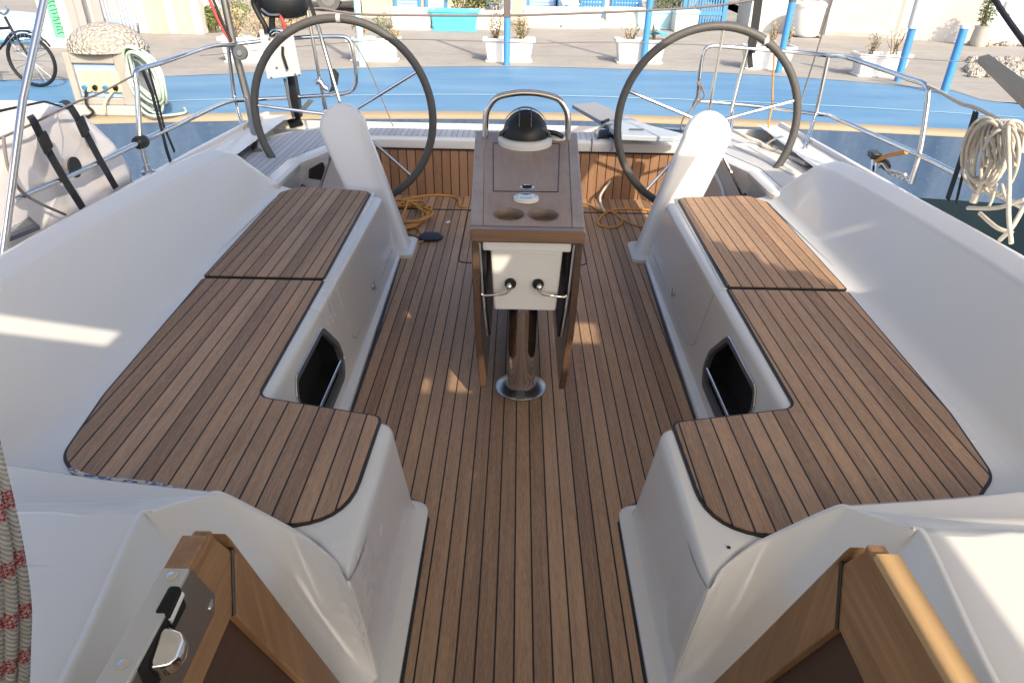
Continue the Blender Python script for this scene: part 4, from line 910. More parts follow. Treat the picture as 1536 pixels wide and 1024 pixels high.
# ---- folding gangplank and its black bag on the transom
gp = thing('gangplank', 'grey folding gangplank laid from the transom towards the quay right of the table', 'gangplank', (1.0, 5.1, .45))
zA = .50
a = [Pz(858, 159, .44), Pz(893, 155, .44), Pz(945, 178, .50), Pz(918, 193, .50)]
obj('outer_panel', MB().loft([[p-V(0, 0, .02) for p in a], [p+V(0, 0, .01) for p in a]]), M['plank'], gp, smooth=0, bevel=.004)
a2 = [Pz(914, 192, .51), Pz(938, 176, .51), Pz(975, 190, .51), Pz(1030, 204, .50), Pz(1010, 208, .50), Pz(930, 205, .50)]
obj('inner_panel', MB().loft([[p-V(0, 0, .025) for p in a2], [p+V(0, 0, .01) for p in a2]]), M['platebl'], gp, smooth=0, bevel=.006)
obj('hand_slot', MB().obox((Pz(945, 194, .523)+Pz(965, 194, .523))/2, V(.05, 0, 0), V(0, .012, 0), V(0, 0, .002)), M['rubber'], gp, bevel=.002)
obj('hinge', MB().tube([Pz(903, 184, .525), Pz(913, 180, .535)], .012, 8), M['black'], gp)
bg_ = thing('black_bag', 'shiny black bag with a pale winged V emblem lying on the transom', 'bag', (.8, 4.95, .43))
zs = cr([(.555, 0, 0), (.55, .05, .06), (.70, .03, .07), (1.0, .02, .065), (1.2, .03, .05), (1.32, .06, .03)], 4)
lp = []
for xx, dy, hh in ((.56, .0, .02), (.58, .01, .055), (.75, .02, .07), (1.0, .02, .07), (1.2, .03, .06), (1.34, .04, .03)):
    lp.append([Vector((xx, 4.875+dy, .424)), Vector((xx, 4.862+dy, .424+hh*.6)), Vector((xx, 4.89+dy, .424+hh)), Vector((xx, 5.0, .424+hh)), Vector((xx, 5.05, .424))])
obj('fabric', MB().loft(lp), simple('glossy_black_fabric', (.012, .014, .02), .18, coat=.6), bg_, smooth=60)
em = MB(); ec = Vector((.845, 4.872, .462))
for sg in (-1, 1):
    em.tube([ec+V(0, -.004, -.022), ec+V(sg*.018, .006, .018)], .0032, 6)
    em.tube(cr([ec+V(sg*.004, -.004, -.026), ec+V(sg*.03, .001, .002), ec+V(sg*.06, .004, .012), ec+V(sg*.10, .004, .010)], 5), .0028, 6)
obj('emblem', em, M['brush'], bg_)
rope('black_cable', 'grey strap hooked over the transom beam left of the black bag', [Pz(925, 186, .52), Pz(908, 187, .50), Pz(905, 196, .45), Pz(912, 205, .43), Py(918, 212, 4.83), Py(917, 228, 4.83)], .008, M['platebl'], 'strap', 6)

# ================================================================== HARBOUR
w = obj('water', MB().add([(-120, -120, -.72), (120, -120, -.72), (120, 14, -.72), (-120, 14, -.72)], [(0, 1, 2, 3)]), M['water'], smooth=0); struct(w)
front_e = [(-40, 5.2), (-12, 5.9), (-6, 6.75), (-3.6, 7.22), (-1.9, 7.52), (0, 7.68), (1.6, 7.62), (3.4, 7.45), (5.26, 7.17), (8, 6.7), (14, 5.8), (40, 4.0)]
back_e = [(-40, 6.6), (-12, 8.1), (-7, 9.0), (-4.74, 9.65), (-2.2, 10.70), (-.13, 11.12), (1.4, 11.1), (2.9, 10.95), (4.6, 10.46), (6.45, 9.52), (9, 8.6), (40, 6)]
fe = [p for p in cr([(a, b, 0) for a, b in front_e], 6)]; be = [p for p in cr([(a, b, 0) for a, b in back_e], 6)]
q = MB(); q.loft([[Vector((p.x, p.y+.15, 0)) for p in fe], [Vector((p.x, p.y+1.4, .012)) for p in fe] if False else [a.lerp(b, .3)+V(0, .15, 0) for a, b in zip(fe, be)], be], False, False, False)
struct(obj('blue_quay_edge', q, M['bluetop'], smooth=60))
ln_ = MB().loft([[a.lerp(b, t_)+V(0, 0, .006) for a, b in zip(fe, be)] for t_ in (.325, .335)], False, False, False)
struct(obj('quay_paint_line', ln_, M['palecyan'], smooth=0))
ed = MB().loft([[Vector((p.x, p.y+.15, .003)) for p in fe], [Vector((p.x, p.y+.03, .002)) for p in fe], [Vector((p.x, p.y, -.02)) for p in fe], [Vector((p.x, p.y-.005, -.05)) for p in fe]], False, False, False)
struct(obj('quay_coping', ed, M['yellow'], smooth=60))
fc_ = MB().loft([[Vector((p.x, p.y, -.045)) for p in fe], [Vector((p.x, p.y+.01, -.62)) for p in fe], [Vector((p.x, p.y+.05, -2)) for p in fe]], False, False, False)
struct(obj('quay_wall', fc_, M['blueface'], smooth=60))
pv = MB().loft([[Vector((p.x, p.y-.02, .004)) for p in be], [Vector((p.x*1.0, max(16, p.y+4), .005)) for p in be], [Vector((p.x*6, 400, .005)) for p in be]], False, False, False)
struct(obj('quay_pavement', pv, M['pave'], smooth=0))

# ---- foliage helper: twigs and many small leaves
def foliage(c, rx, ry, rz, n, size, seed, flat=False):
    rn = random.Random(seed); mb = MB(); c = Vector(c)
    for i in range(n):
        while True:
            p = Vector((rn.uniform(-1, 1), rn.uniform(-1, 1), rn.uniform(-1, 1)))
            if p.length < 1: break
        k = .55+.45*math.sin(p.x*5+seed)*math.sin(p.y*4+p.z*5+seed*2)
        if rn.random() > .35+.65*k: continue
        q = c+Vector((p.x*rx, p.y*ry, p.z*rz)); a = Vector((rn.gauss(0, 1), rn.gauss(0, 1), rn.gauss(0, 1))).normalized(); b = a.orthogonal().normalized(); s_ = size*rn.uniform(.5, 1.3)
        mb.add([q-a*s_, q+b*s_*.45, q+a*s_, q-b*s_*.45], [(0, 1, 2, 3)])
    return mb
def twigs(c, rx, rz, n, seed, r=.006):
    rn = random.Random(seed); mb = MB(); c = Vector(c)
    for i in range(n):
        e = c+Vector((rn.uniform(-rx, rx), rn.uniform(-rx, rx)*.5, rn.uniform(.5, 1.)*rz)); m_ = c.lerp(e, .5)+Vector((rn.uniform(-.03, .03), 0, 0))
        mb.tube([c+Vector((rn.uniform(-.4, .4)*rx, 0, 0)), m_, e], [r, r*.8, r*.4], 5)
    return mb
def trough(name, label, px, pbase, wid, hgt, col, plant=None, dep=.34, group='white planters at the quay edge', z0=0., seed=1):
    b = Pz(px, pbase, 0); b.y += dep*.5; t = thing(name, label, 'planter', b, group)
    def rect(k, z, d_=0): return [b+Vector((x*(wid/2*k+d_), y*(dep/2*k+d_), z)) for x, y in rpoly([(-1, -1), (1, -1), (1, 1), (-1, 1)], .12, 3)]
    mb = MB().loft([rect(.80, .015), rect(.84, .05), rect(.94, hgt-.06), rect(.95, hgt-.055, .0), rect(1., hgt-.05, .01), rect(1., hgt, .012), rect(.95, hgt, 0), rect(.92, hgt-.05, 0)], True, False)
    obj('trough', mb, col, t, smooth=35)
    obj('saucer', MB().loft([rect(.86, 0), rect(.92, .012), rect(.92, .03)]), col, t, smooth=35)
    obj('soil', MB().loft([rect(.93, hgt-.06), rect(.93, hgt-.045)]), M['soil'], t, smooth=0)
    if plant:
        for i, (dx, rx, rz, mat, n, ls) in enumerate(plant):
            p = b+Vector((dx*wid, 0, hgt-.03))
            obj('stems', twigs(p, rx*.9, rz*1.7, 12, seed*7+i), M['twig'], t)
            obj('foliage', foliage(p+V(0, 0, rz), rx, rx*.7, rz, n, ls, seed*13+i), mat, t, smooth=0)
    return t
dry, grn = M['dry'], M['green']
W_ = M['whitepl']
trough('planter', 'white planter with tall dry shrubs behind the outboard motor', 372, 96, .80, .36, W_, [(-.2, .2, .22, dry, 420, .022), (.25, .22, .22, dry, 420, .022)], seed=1)
trough('planter', 'white planter with dry and green shrubs seen through the left steering wheel', 560, 94, .80, .34, W_, [(-.25, .14, .20, dry, 320, .02), (.2, .18, .2, grn, 330, .02), (.4, .1, .09, dry, 160, .02)], seed=2)
trough('planter', 'white planter with two dry bushes at the centre of the quay edge', 763, 95, .80, .35, W_, [(-.26, .14, .2, dry, 420, .02), (.24, .16, .2, dry, 420, .02), (.24, .1, .2, grn, 90, .02)], seed=3)
pt_ = trough('planter', 'white planter with sparse dry twigs and a turquoise cloth on it', 960, 97, .80, .36, W_, [(-.2, .18, .14, dry, 130, .024), (.25, .08, .16, dry, 40, .022)], seed=4)
b_ = Pz(998, 61, .40)
b_ = Vector((pt_.location.x+.25, pt_.location.y, .40))
ct = MB().loft([[b_+Vector((x, y*.12, .03+.02*math.sin(x*22+y*3)+.035*(1-abs(x)/.16))) for x in [-.16+.04*i for i in range(9)]] for y in (-1, -.5, 0, .5, 1)], False, False, False)
ct.loft([[b_+Vector((x, y*.12, .022+.02*math.sin(x*22+y*3)+.035*(1-abs(x)/.16))) for x in [-.16+.04*i for i in range(9)]] for y in (-1, -.5, 0, .5, 1)], False, False, False)
tag(obj('turquoise_cloth', ct, M['cyan'], smooth=60), 'crumpled turquoise cloth lying on the planter right of centre', 'cloth')
trough('planter', 'white planter with small dry tufts seen inside the right steering wheel', 1152, 106, .76, .34, W_, [(-.35, .09, .12, grn, 90, .02), (.05, .08, .22, dry, 120, .024), (.35, .10, .16, dry, 160, .022)], seed=5)
trough('planter', 'white planter with two wiry brown bushes right of the right steering wheel', 1322, 117, .76, .32, W_, [(-.22, .12, .16, dry, 130, .024), (.22, .16, .2, dry, 110, .024)], seed=6)
# ---- posts
for px, pb, hgt, lab in ((543.8, 100, 2.4, 'faded pale blue post behind the left steering wheel'), (760, 98.5, 2.4, 'blue post at the middle of the quay edge'), (965, 98, 2.4, 'blue post in front of the planter with turquoise cloth'),
                         (1167, 110, .98, 'short leaning blue post seen through the right steering wheel'), (1346, 123, 1.3, 'blue post with a beige top section right of the right wheel'), (1415, 141, .80, 'short blue post with a white tip by the rubble at the far right')):
    b = Pz(px, pb, 0); t = thing('mooring_post', lab, 'post', b, 'blue posts along the quay')
    lean = V(.0, .0, 1)
    zt = .72 if 1340 < px < 1350 else hgt
    obj('shaft', MB().lathe([(.052, 0), (.050, .1), (.050, zt), (.0, zt+.01)], b, lean, 14), M['cyan'] if px < 550 and False else M['blue'] if px > 600 else M['palecyan'], t)
    if 1340 < px < 1350: obj('beige_cap', MB().lathe([(.07, zt-.02), (.07, hgt), (.0, hgt+.01)], b, lean, 14), M['cream'], t)
    elif px > 1100: obj('cap', MB().lathe([(.056, zt-.01), (.056, zt+.03), (.0, zt+.05)], b, lean, 14), M['whitepl'] if px > 1400 else M['rubber'], t)
b = Pz(1328, 57, 0); t = thing('mooring_post', 'blue post standing by the white wall behind the brown bushes', 'post', b, 'blue posts along the quay')
obj('shaft', MB().lathe([(.06, 0), (.06, .93), (0, .94)], b, seg=14), M['blue'], t); obj('cap', MB().lathe([(.066, .92), (.066, .97), (0, .99)], b, seg=14), M['rubber'], t)
# ---- far row of planters and boxes
far = [(617, 46, .95, .42, W_, 'white planter by the blue shutter door'), (681, 48, 1.05, .42, M['cyan'], 'bright cyan planter with a white rim in the far row'), (735, 46, .9, .40, W_, 'white planter half hidden by the middle post'),
       (814, 43, .95, .42, W_, 'white planter in front of the pale blue door'), (870, 44, 1.0, .42, W_, 'white planter just right of the white chair'), (936, 43.5, .95, .42, W_, 'white planter in front of the blue mesh gate'), (980, 45, .85, .40, M['palecyan'], 'pale cyan planter behind the right-of-centre post')]
for i, (px, pb, wd, hg, mt, lab) in enumerate(far):
    pl_ = [(.0, .30, .28, grn, 500, .03), (.2, .2, .2, dry, 200, .03)] if i in (2,) else None
    trough('planter', lab, px, pb, wd, hg, mt, pl_, .42, 'planters along the house fronts', seed=20+i)
b = Pz(1028, 49, 0); t = thing('white_bin', 'square white box with a pale blue lid beyond the right wheel top', 'box', b)
obj('body', MB().box(b.x-.25, b.x+.25, b.y, b.y+.5, 0, .36), M['cream'], t, bevel=.02); obj('lid', MB().box(b.x-.27, b.x+.27, b.y-.02, b.y+.52, .36, .45), M['palecyan'], t, bevel=.02)
b = Pz(907, 42, 0); t = thing('sunshade_base', 'dome-shaped concrete foot with a thin white pole between far planters', 'base', b)
obj('dome', MB().ell(b+V(0, .1, 0), .2, .2, .22, 16, 6, 0), M['cream'], t); obj('pole', MB().lathe([(.03, .1), (.03, 1.6)], b+V(0, .1, 0), seg=10), M['whitepl'], t)
b = Pz(1213, 57, 0); t = thing('round_bin', 'round cream bin standing against the white wall right of the wheel', 'bin', b+V(0, .3, 0))
obj('drum', MB().lathe([(.25, 0), (.29, .06), (.33, .55), (.33, .58)], b+V(0, .3, 0), seg=24), M['whitepl'], t); obj('lid', MB().lathe([(.345, .58), (.345, .64), (.30, .68), (0, .70)], b+V(0, .3, 0), seg=24), M['cream'], t)
# green bushes against the house fronts
for px, pb, rx, rz, lab, mt in ((693, 45, .45, .5, 'tall olive bush above the cyan planter', grn), (1003, 42, .42, .4, 'olive bush behind the pale cyan planter', grn), (716, 45, .3, .42, 'small green bush left of the middle post', grn)):
    b = Pz(px, pb, 0)+V(0, .45, 0); t = thing('bush', lab, 'bush', b, 'bushes by the house fronts')
    obj('trunk', twigs(b, rx*.6, rz*1.6, 12, int(px), .012), M['twig'], t); obj('crown', foliage(b+V(0, 0, .42+rz*.7), rx, rx*.7, rz, 1500, .035, int(px)), mt, t, smooth=0)
# ---- buildings: fronts about 18 m away
def house(name, label, x0, x1, y, h, mat, dep=6.):
    t = thing(name, label, 'building', ((x0+x1)/2, y, 0), 'waterfront buildings')
    obj('wall', MB().box(x0, x1, y, y+dep, -.05, h), mat, t, smooth=0)
    obj('roof', MB().box(x0-.15, x1+.15, y-.15, y+dep+.15, h, h+.18), M['beige'], t, smooth=0)
    obj('plinth', MB().box(x0-.03, x1+.03, y-.04, y-.002, -.05, .10), M['plinth'], t, smooth=0)
    return t
YB = 18.6
h1 = house('waterfront_house', 'pale beige house with blue shutter doors beyond the left wheel', -3.9, .15, YB, 3.4, M['beige'])
h2 = house('waterfront_house', 'white house with bright blue mesh doors beyond the table', .2, 4.55, YB+.3, 3.6, M['stucco'])
def xat(px, Y): return Py(px, 40, Y).x
def panel_door(t, px0, px1, Y, mat, slats=0, frame=M['blue'], h=2.0, mesh=False):
    x0, x1 = xat(px0, Y), xat(px1, Y)
    d = obj('door', MB().box(x0, x1, Y-.06, Y-.005, .03, h), mat, t, smooth=0)
    fr_ = MB().box(x0-.07, x0, Y-.10, Y-.003, 0, h+.07).box(x1, x1+.07, Y-.10, Y-.003, 0, h+.07).box(x0, x1, Y-.10, Y-.003, h, h+.07)
    obj('door_frame', fr_, frame, d, smooth=0)
    if slats:
        sm = MB()
        for i in range(int(h/slats)): sm.box(x0+.01, x1-.01, Y-.075, Y-.061, .06+i*slats, .06+i*slats+slats*.55)
        obj('slats', sm, M['shutter'] if not mesh else frame, d, smooth=0)
    if mesh:
        vm = MB(); n = int((x1-x0)/.07)
        for i in range(n): vm.box(x0+.02+i*.07, x0+.045+i*.07, Y-.09, Y-.076, .04, h-.04)
        obj('bars', vm, frame, d, smooth=0)
panel_door(h1, 598, 629, YB, M['shutter'], .07)
panel_door(h1, 644, 668, YB, M['paleblue'], 0)
panel_door(h1, 734, 750, YB, M['paleblue'], .1)
panel_door(h2, 793, 830, YB+.3, M['shutter'], .07)
panel_door(h2, 872, 900, YB+.3, M['paleblue'], .1, mesh=True)
panel_door(h2, 918, 954, YB+.3, M['paleblue'], .1, mesh=True)
panel_door(h2, 836, 846, YB+.3, M['paleblue'], 0)
gt = thing('blue_gate', 'bright blue barred gate at the top above the right wheel', 'gate', (xat(1050, 17.6), 17.6, 0))
gx0, gx1 = xat(1024, 17.6), xat(1080, 17.6)
gb = MB()
for i in range(14): gb.box(gx0+i*(gx1-gx0)/14, gx0+i*(gx1-gx0)/14+.035, 17.58, 17.62, .05, 1.9)
obj('bars', gb, M['blue'], gt, smooth=0); obj('frame', MB().box(gx0-.06, gx0-.002, 17.55, 17.65, 0, 2).box(gx1+.002, gx1+.10, 17.55, 17.65, 0, 2).box(gx0, gx1, 17.56, 17.64, .28, .36).box(gx0, gx1, 17.56, 17.64, 1.8, 1.9), M['blue'], gt, smooth=0)
ch = thing('white_chair', 'small white garden chair between the far planters', 'chair', Pz(855, 40, 0))
b = Pz(855, 38, 0)
obj('seat', MB().box(b.x-.2, b.x+.2, b.y, b.y+.4, .42, .46), W_, ch, bevel=.01)
obj('backrest', MB().loft([[b+Vector((x, .40+.1*k, .46+.45*k)) for x in (-.2, 0, .2)] for k in (0, .5, 1)], False, False, False).loft([[b+Vector((x, .43+.1*k, .46+.45*k)) for x in (-.2, 0, .2)] for k in (0, .5, 1)], False, False, False), W_, ch)
for dx in (-.17, .17):
    for dy in (.03, .37): obj('leg', MB().tube([b+V(dx*1.1, dy, 0), b+V(dx, dy, .43)], .018, 8), W_, ch)
# right: long white wall, pilaster and shaded blue-white house
wl = thing('white_wall', 'long bright white harbour wall with a pilaster at the upper right', 'wall', (6.5, 16.9, 0))
wa, wb, wc = Pz(1150, 46, 0), Pz(1330, 58, 0), Pz(1462, 66, 0)
def wallseg(a, b, h, th=.35):
    n = (b-a).cross(V(0, 0, 1)).normalized()*-th
    if n.y < 0: n = -n
    return [a, b, b+n, a+n], h
sg_ = MB()
for a, b, h in ((wa, wb, 1.7), (wb, wc, 1.7)):
    q4, hh = wallseg(a, b, h); sg_.loft([[Vector((p.x, p.y, -.03)) for p in q4], [Vector((p.x, p.y, hh)) for p in q4]])
obj('masonry', sg_, M['stucco'], wl, smooth=0)
n1 = (wb-wa).normalized()
obj('pilaster', MB().obox(wa+V(-.15, .1, .9), V(.42, 0, 0), V(0, .5, 0), V(0, 0, .93)), M['stucco'], wl, smooth=0)
obj('buttress', MB().obox(wa.lerp(wb, .52)+V(0, -.02, .85), V(.10, 0, 0), V(0, .10, 0), V(0, 0, .85)), M['stucco'], wl, smooth=0)
obj('skirting', MB().obox(wa.lerp(wb, .55)+V(0, -.03, .04), (wb-wa)*.45, V(0, .03, 0), V(0, 0, .04)), M['plinth'], wl, smooth=0)
lb = Py(1206, -4, (wa.y+.1)); lbc = wa.lerp(wb, .31)+V(0, -.07, .90)
lbo = thing('lifebuoy', 'faded red ring lifebuoy hung on the white wall above the round bin', 'lifebuoy', lbc)
obj('ring', MB().tube([lbc+Vector((.27*math.cos(a), .0, .27*math.sin(a))) for a in [2*math.pi*k/32 for k in range(32)]], .05, 10, True), M['lifered'], lbo)
h3 = thing('waterfront_house', 'blue-white shaded house with a meter box at the upper right', 'building', (12, 17.5, 0), 'waterfront buildings')
hq = [wc+V(.02, -.05, 0), Pz(1530, 66, 0)+V(0, 0, 0), Pz(1530, 66, 0)+V(4, 6, 0), wc+V(1, 7, 0)]
obj('wall', MB().loft([[Vector((p.x, p.y, -.03)) for p in hq], [Vector((p.x, p.y, 3.2)) for p in hq]]), M['stuccoShade'], h3, smooth=0)
obj('skirt', MB().loft([[p+V(-.02, -.05, z) for p in (wc, Pz(1530, 70, 0))]+[p+V(0, .0, z) for p in (Pz(1530, 70, 0), wc)] for z in (0, .22)]), M['stucco'], h3, smooth=0)
mc = hq[0].lerp(hq[1], .45)+V(0, -.06, .70)
obj('meter_box', MB().obox(mc, V(.12, 0, 0), V(0, .04, 0), V(0, 0, .12)), M['whitepl'], h3, bevel=.01)
sp = Pz(1466, 70, 0); t = thing('potted_cypress', 'small dark clipped plant in a stone pot before the shaded house', 'plant', sp)
obj('pot', MB().lathe([(.13, 0), (.17, .1), (.15, .34), (.17, .38), (.0, .38)], sp, seg=18), M['plinth'], t)
obj('stems', twigs(sp+V(0, 0, .35), .08, .4, 8, 4, .012), M['twig'], t); obj('crown', foliage(sp+V(0, 0, .66), .17, .17, .32, 700, .035, 5), M['green'], t, smooth=0)
# rubble bed at the right
rb = MB(); rn = random.Random(9)
for i in range(240):
    p = Pz(rn.uniform(1455, 1545), 0+rn.uniform(60, 70) if i < 120 else rn.uniform(92, 118), 0); r_ = rn.uniform(.04, .11)
    rb.ell(p+V(0, 0, r_*.3), r_*rn.uniform(.8, 1.3), r_, r_*.7, 7, 4)
struct(obj('rubble', rb, M['stone'], smooth=0), 'stuff')
# left: column with banner, walls, fence, panels
b = Pz(88, 73, 0); t = thing('white_pillar', 'white pillar with a narrow green lettered banner at the upper left', 'pillar', b)
YP = b.y
def xp(px, Y=YP): return Py(px, 50, Y).x
obj('shaft', MB().box(xp(66), xp(108), YP+.02, YP+.5, 0, 2.8), M['stucco'], t, smooth=0)
obj('foot', MB().box(xp(62), xp(112), YP-.05, YP+.55, 0, .16), M['stucco'], t, bevel=.02)
bx0, bx1 = xp(82), xp(95)
bn = obj('banner', MB().box(bx0, bx1, YP-.01, YP+.018, .16, 2.0), M['greensign'], t, smooth=0)
mk = MB(); rn = random.Random(5)
for i in range(26):
    z = .22+i*.05; xx = bx0+.04+rn.random()*.02
    mk.tube(cr([(xx, YP-.014, z), (xx+.05, YP-.014, z+rn.uniform(.0, .03)), (xx+.09+rn.random()*.03, YP-.014, z+rn.uniform(-.01, .03))], 3), .006, 4)
obj('lettering', mk, M['signink'], bn)
wl2 = thing('white_wall', 'white ribbed wall left of the slatted fence', 'wall', (xp(118, 14.2), 14.2, 0))
Yw = Pz(125, 58, 0).y
obj('masonry', MB().box(Py(106, 50, Yw).x, Py(147, 50, Yw).x, Yw, Yw+.3, -.02, 2.2), M['stucco'], wl2, smooth=0)
rbm = MB()
for i in range(5): rbm.box(Py(108+i*8, 50, Yw).x, Py(111+i*8, 50, Yw).x, Yw-.05, Yw-.002, 0, 2.2)
obj('ribs', rbm, M['stucco'], wl2, smooth=0)
Yf = Pz(180, 52, 0).y
fe_ = thing('slatted_fence', 'fence of pale blue-grey vertical slats behind the stone cap', 'fence', (Py(175, 40, Yf).x, Yf, 0))
fx0, fx1 = Py(146, 40, Yf).x, Py(206, 40, Yf).x; fm = MB()
for i in range(12):
    x = fx0+i*(fx1-fx0)/12
    if 5 <= i <= 6: continue
    fm.box(x, x+(fx1-fx0)/12*.55, Yf, Yf+.03, .06, 1.15)
obj('slats', fm, simple('pale_slat', (.46, .50, .60), .5), fe_, smooth=0)
for z_ in (.2, .9): obj('rail', MB().box(fx0, fx1, Yf+.031, Yf+.07, z_, z_+.07), M['shutter'], fe_, smooth=0)
hl = house('waterfront_house', 'low grey-white storehouse behind the slatted fence', Py(140, 30, Yf+2.5).x, Py(300, 30, Yf+2.5).x, Yf+2.6, 3.0, M['plinth'])
Yg = Pz(255, 52, 0).y
gw = thing('garden_wall', 'low cream panelled wall with white posts left of the red pole', 'wall', (Py(255, 40, Yg).x, Yg, 0))
gx = [Py(p, 40, Yg).x for p in (214, 258, 296)]
obj('panels', MB().box(gx[0], gx[2], Yg+.08, Yg+.2, -.02, .78), M['beige'], gw, smooth=0)
for x in gx: obj('post', MB().box(x-.09, x+.09, Yg, Yg+.28, 0, .95), M['stucco'], gw, bevel=.02)
obj('coping', MB().box(gx[0]+.09, gx[1]-.09, Yg+.04, Yg+.24, .78, .86).box(gx[1]+.09, gx[2]-.09, Yg+.04, Yg+.24, .78, .86), M['stucco'], gw, bevel=.02)
rp_ = Pz(292, 48, 0)
tag(obj('red_pole', MB().lathe([(.05, 0), (.05, 2.6)], rp_, seg=12), M['red'], smooth=50), 'red-pink pole beside the cream panelled wall', 'pole')
# parked car and white cabinet, far left middle
cb = thing('vending_cabinet', 'white cabinet with a dark slot right of the red pole', 'cabinet', Pz(307, 44, 0))
b = Pz(307, 44, 0); obj('case', MB().box(b.x-.35, b.x+.35, b.y, b.y+.6, 0, 1.4), W_, cb, bevel=.03); obj('slot', MB().box(b.x-.26, b.x+.26, b.y-.012, b.y+.0, .18, .36), M['glass'], cb)
car = thing('parked_car', 'white parked car glimpsed behind the outboard motor', 'car', (-5.3, 20, 0)); cx0 = Py(395, 30, 20).x
prof = [(0, .25), (0, .65), (.35, .85), (1.0, .92), (1.5, 1.35), (2.9, 1.38), (3.5, .95), (4.1, .88), (4.2, .5), (4.2, .25)]
obj('body', MB().loft([[Vector((cx0-1.5+x, 20+yy, z)) for x, z in prof] for yy in (0, 1.7)]), simple('car_white', (.7, .71, .72), .25, coat=.5), car, smooth=30, bevel=.05)
obj('side_window', MB().box(cx0-1.5+1.55, cx0-1.5+2.85, 19.985, 20., .98, 1.28), M['glass'], car)
for dx in (.8, 3.3): 
    wh_ = obj('wheel', MB().lathe([(.1, -.02), (.32, -.02), (.33, .1), (.32, .2)], (cx0-1.5+dx, 20, .33), (0, 1, 0), 20), M['rubber'], car); obj('rim', MB().lathe([(.0, -.03), (.19, -.03), (.2, 0)], (cx0-1.5+dx, 20, .33), (0, 1, 0), 16), M['brush'], wh_)
hz = house('waterfront_house', 'cream house with small windows far behind the outboard motor', -13, -4.6, 25, 4., M['stucco'])
for i in range(5): 
    wn_ = obj('window', MB().box(-8.6+i*.8, -8.2+i*.8, 24.96, 24.99, .35, 1.2), M['glass'], hz)
for px, pb, rx, rz, lab, mt in ((345, 42, .5, .35, 'green bush beyond the thick grey davit post', grn), (430, 46, .5, .3, 'pale dry bush behind the pale outboard board', dry), (318, 50, .25, .25, 'small green bush beside the white cabinet', grn)):
    b = Pz(px, pb, 0); t = thing('bush', lab, 'bush', b, 'bushes by the house fronts')
    obj('trunk', twigs(b, rx*.6, rz*1.6, 10, int(px), .01), M['twig'], t); obj('crown', foliage(b+V(0, 0, rz*1.05), rx, rx*.7, rz, 1100, .035, int(px)), mt, t, smooth=0)
# boulder / pale blue things behind the bicycle
kb = thing('upturned_dinghy', 'pale blue upturned dinghy behind the bicycle at the far left', 'boat', Pz(5, 60, 0))
b = Pz(-5, 62, 0)
obj('hull', MB().loft([[b+Vector((-1.6+3.0*t, .55*math.cos(a)*math.sin(math.pi*min(1, t*.5+.48))**.6, .05+.55*math.sin(a)*(1-.3*t))) for a in [math.pi*k/14 for k in range(15)]] for t in [i/10 for i in range(11)]], True, True, False), M['paleblue'], kb, smooth=60)
obj('gunwale', MB().tube([b+V(-1.6, -.55, .06), b+V(0, -.56, .06), b+V(1.3, -.42, .06)], .03, 8), M['blue'], kb)
# ---- bicycle
bc = thing('bicycle', 'dark bicycle with a wire basket parked at the far left of the quay', 'bicycle', Pz(40, 131, 0))
f0 = Pz(60, 131, 0); d_ = (Pz(-40, 128, 0)-f0); d_.z = 0; d_.normalize(); rw = .33
rw = .30
def bp(a, z): return f0+d_*a+V(0, 0, z)
for a in (0, 1.0):
    wcn = bp(a, rw)
    wo = obj('wheel', MB().tube([wcn+d_*(rw*.93*math.cos(q_))+V(0, 0, rw*.93*math.sin(q_)) for q_ in [2*math.pi*k/36 for k in range(36)]], .021, 8, True), M['black'], bc)
    sm = MB()
    for k in range(16): sm.tube([wcn, wcn+d_*(rw*.9*math.cos(k*math.pi/8))+V(0, 0, rw*.9*math.sin(k*math.pi/8))], .0025, 4)
    obj('spokes', sm, M['brush'], wo)
    obj('mudguard', MB().tube([wcn+d_*((rw+.03)*math.cos(q_))+V(0, 0, (rw+.03)*math.sin(q_)) for q_ in [R(30+6*k) for k in range(21)]], .012, 6), M['black'], wo)
obj('frame', MB().tube([bp(0, rw), bp(.12, .62), bp(.16, .78)], .016, 8).tube([bp(.13, .60), bp(.55, .27), bp(.68, .72)], .016, 8).tube([bp(.14, .66), bp(.64, .62)], .016, 8).tube([bp(.55, .27), bp(1.0, rw)], .012, 8).tube([bp(.64, .6), bp(1.0, rw)], .010, 8), M['black'], bc)
obj('handlebar', MB().tube(cr([bp(.28, .86)+V(0, -.24, 0), bp(.16, .84)+V(0, -.1, 0), bp(.16, .80), bp(.16, .84)+V(0, .1, 0), bp(.28, .86)+V(0, .24, 0)], 5), .013, 8), M['brush'], bc)
obj('saddle', MB().ell(bp(.69, .76), .13, .08, .035, 12, 6), M['black'], bc)
bk = MB()
for k in range(7): 
    for z in (.40, .62): pass
for z in (.42, .52, .62): bk.tube([bp(-.16, z)+V(0, -.15, 0), bp(.08, z)+V(0, -.15, 0), bp(.08, z)+V(0, .15, 0), bp(-.16, z)+V(0, .15, 0)], .004, 4, True)
for i in range(6): bk.tube([bp(-.16+.048*i, .42)+V(0, -.15, 0), bp(-.16+.048*i, .62)+V(0, -.15, 0)], .003, 4).tube([bp(-.16+.048*i, .42)+V(0, .15, 0), bp(-.16+.048*i, .62)+V(0, .15, 0)], .003, 4)
obj('basket', bk, M['brush'], bc)
obj('chain_guard', MB().tube([bp(.5, .27), bp(1.0, rw)], .03, 8), M['yellowp'], bc)
obj('stand', MB().tube([bp(.95, rw)+V(0, -.03, 0), bp(.85, 0)+V(0, -.12, 0)], .01, 6), M['brush'], bc)
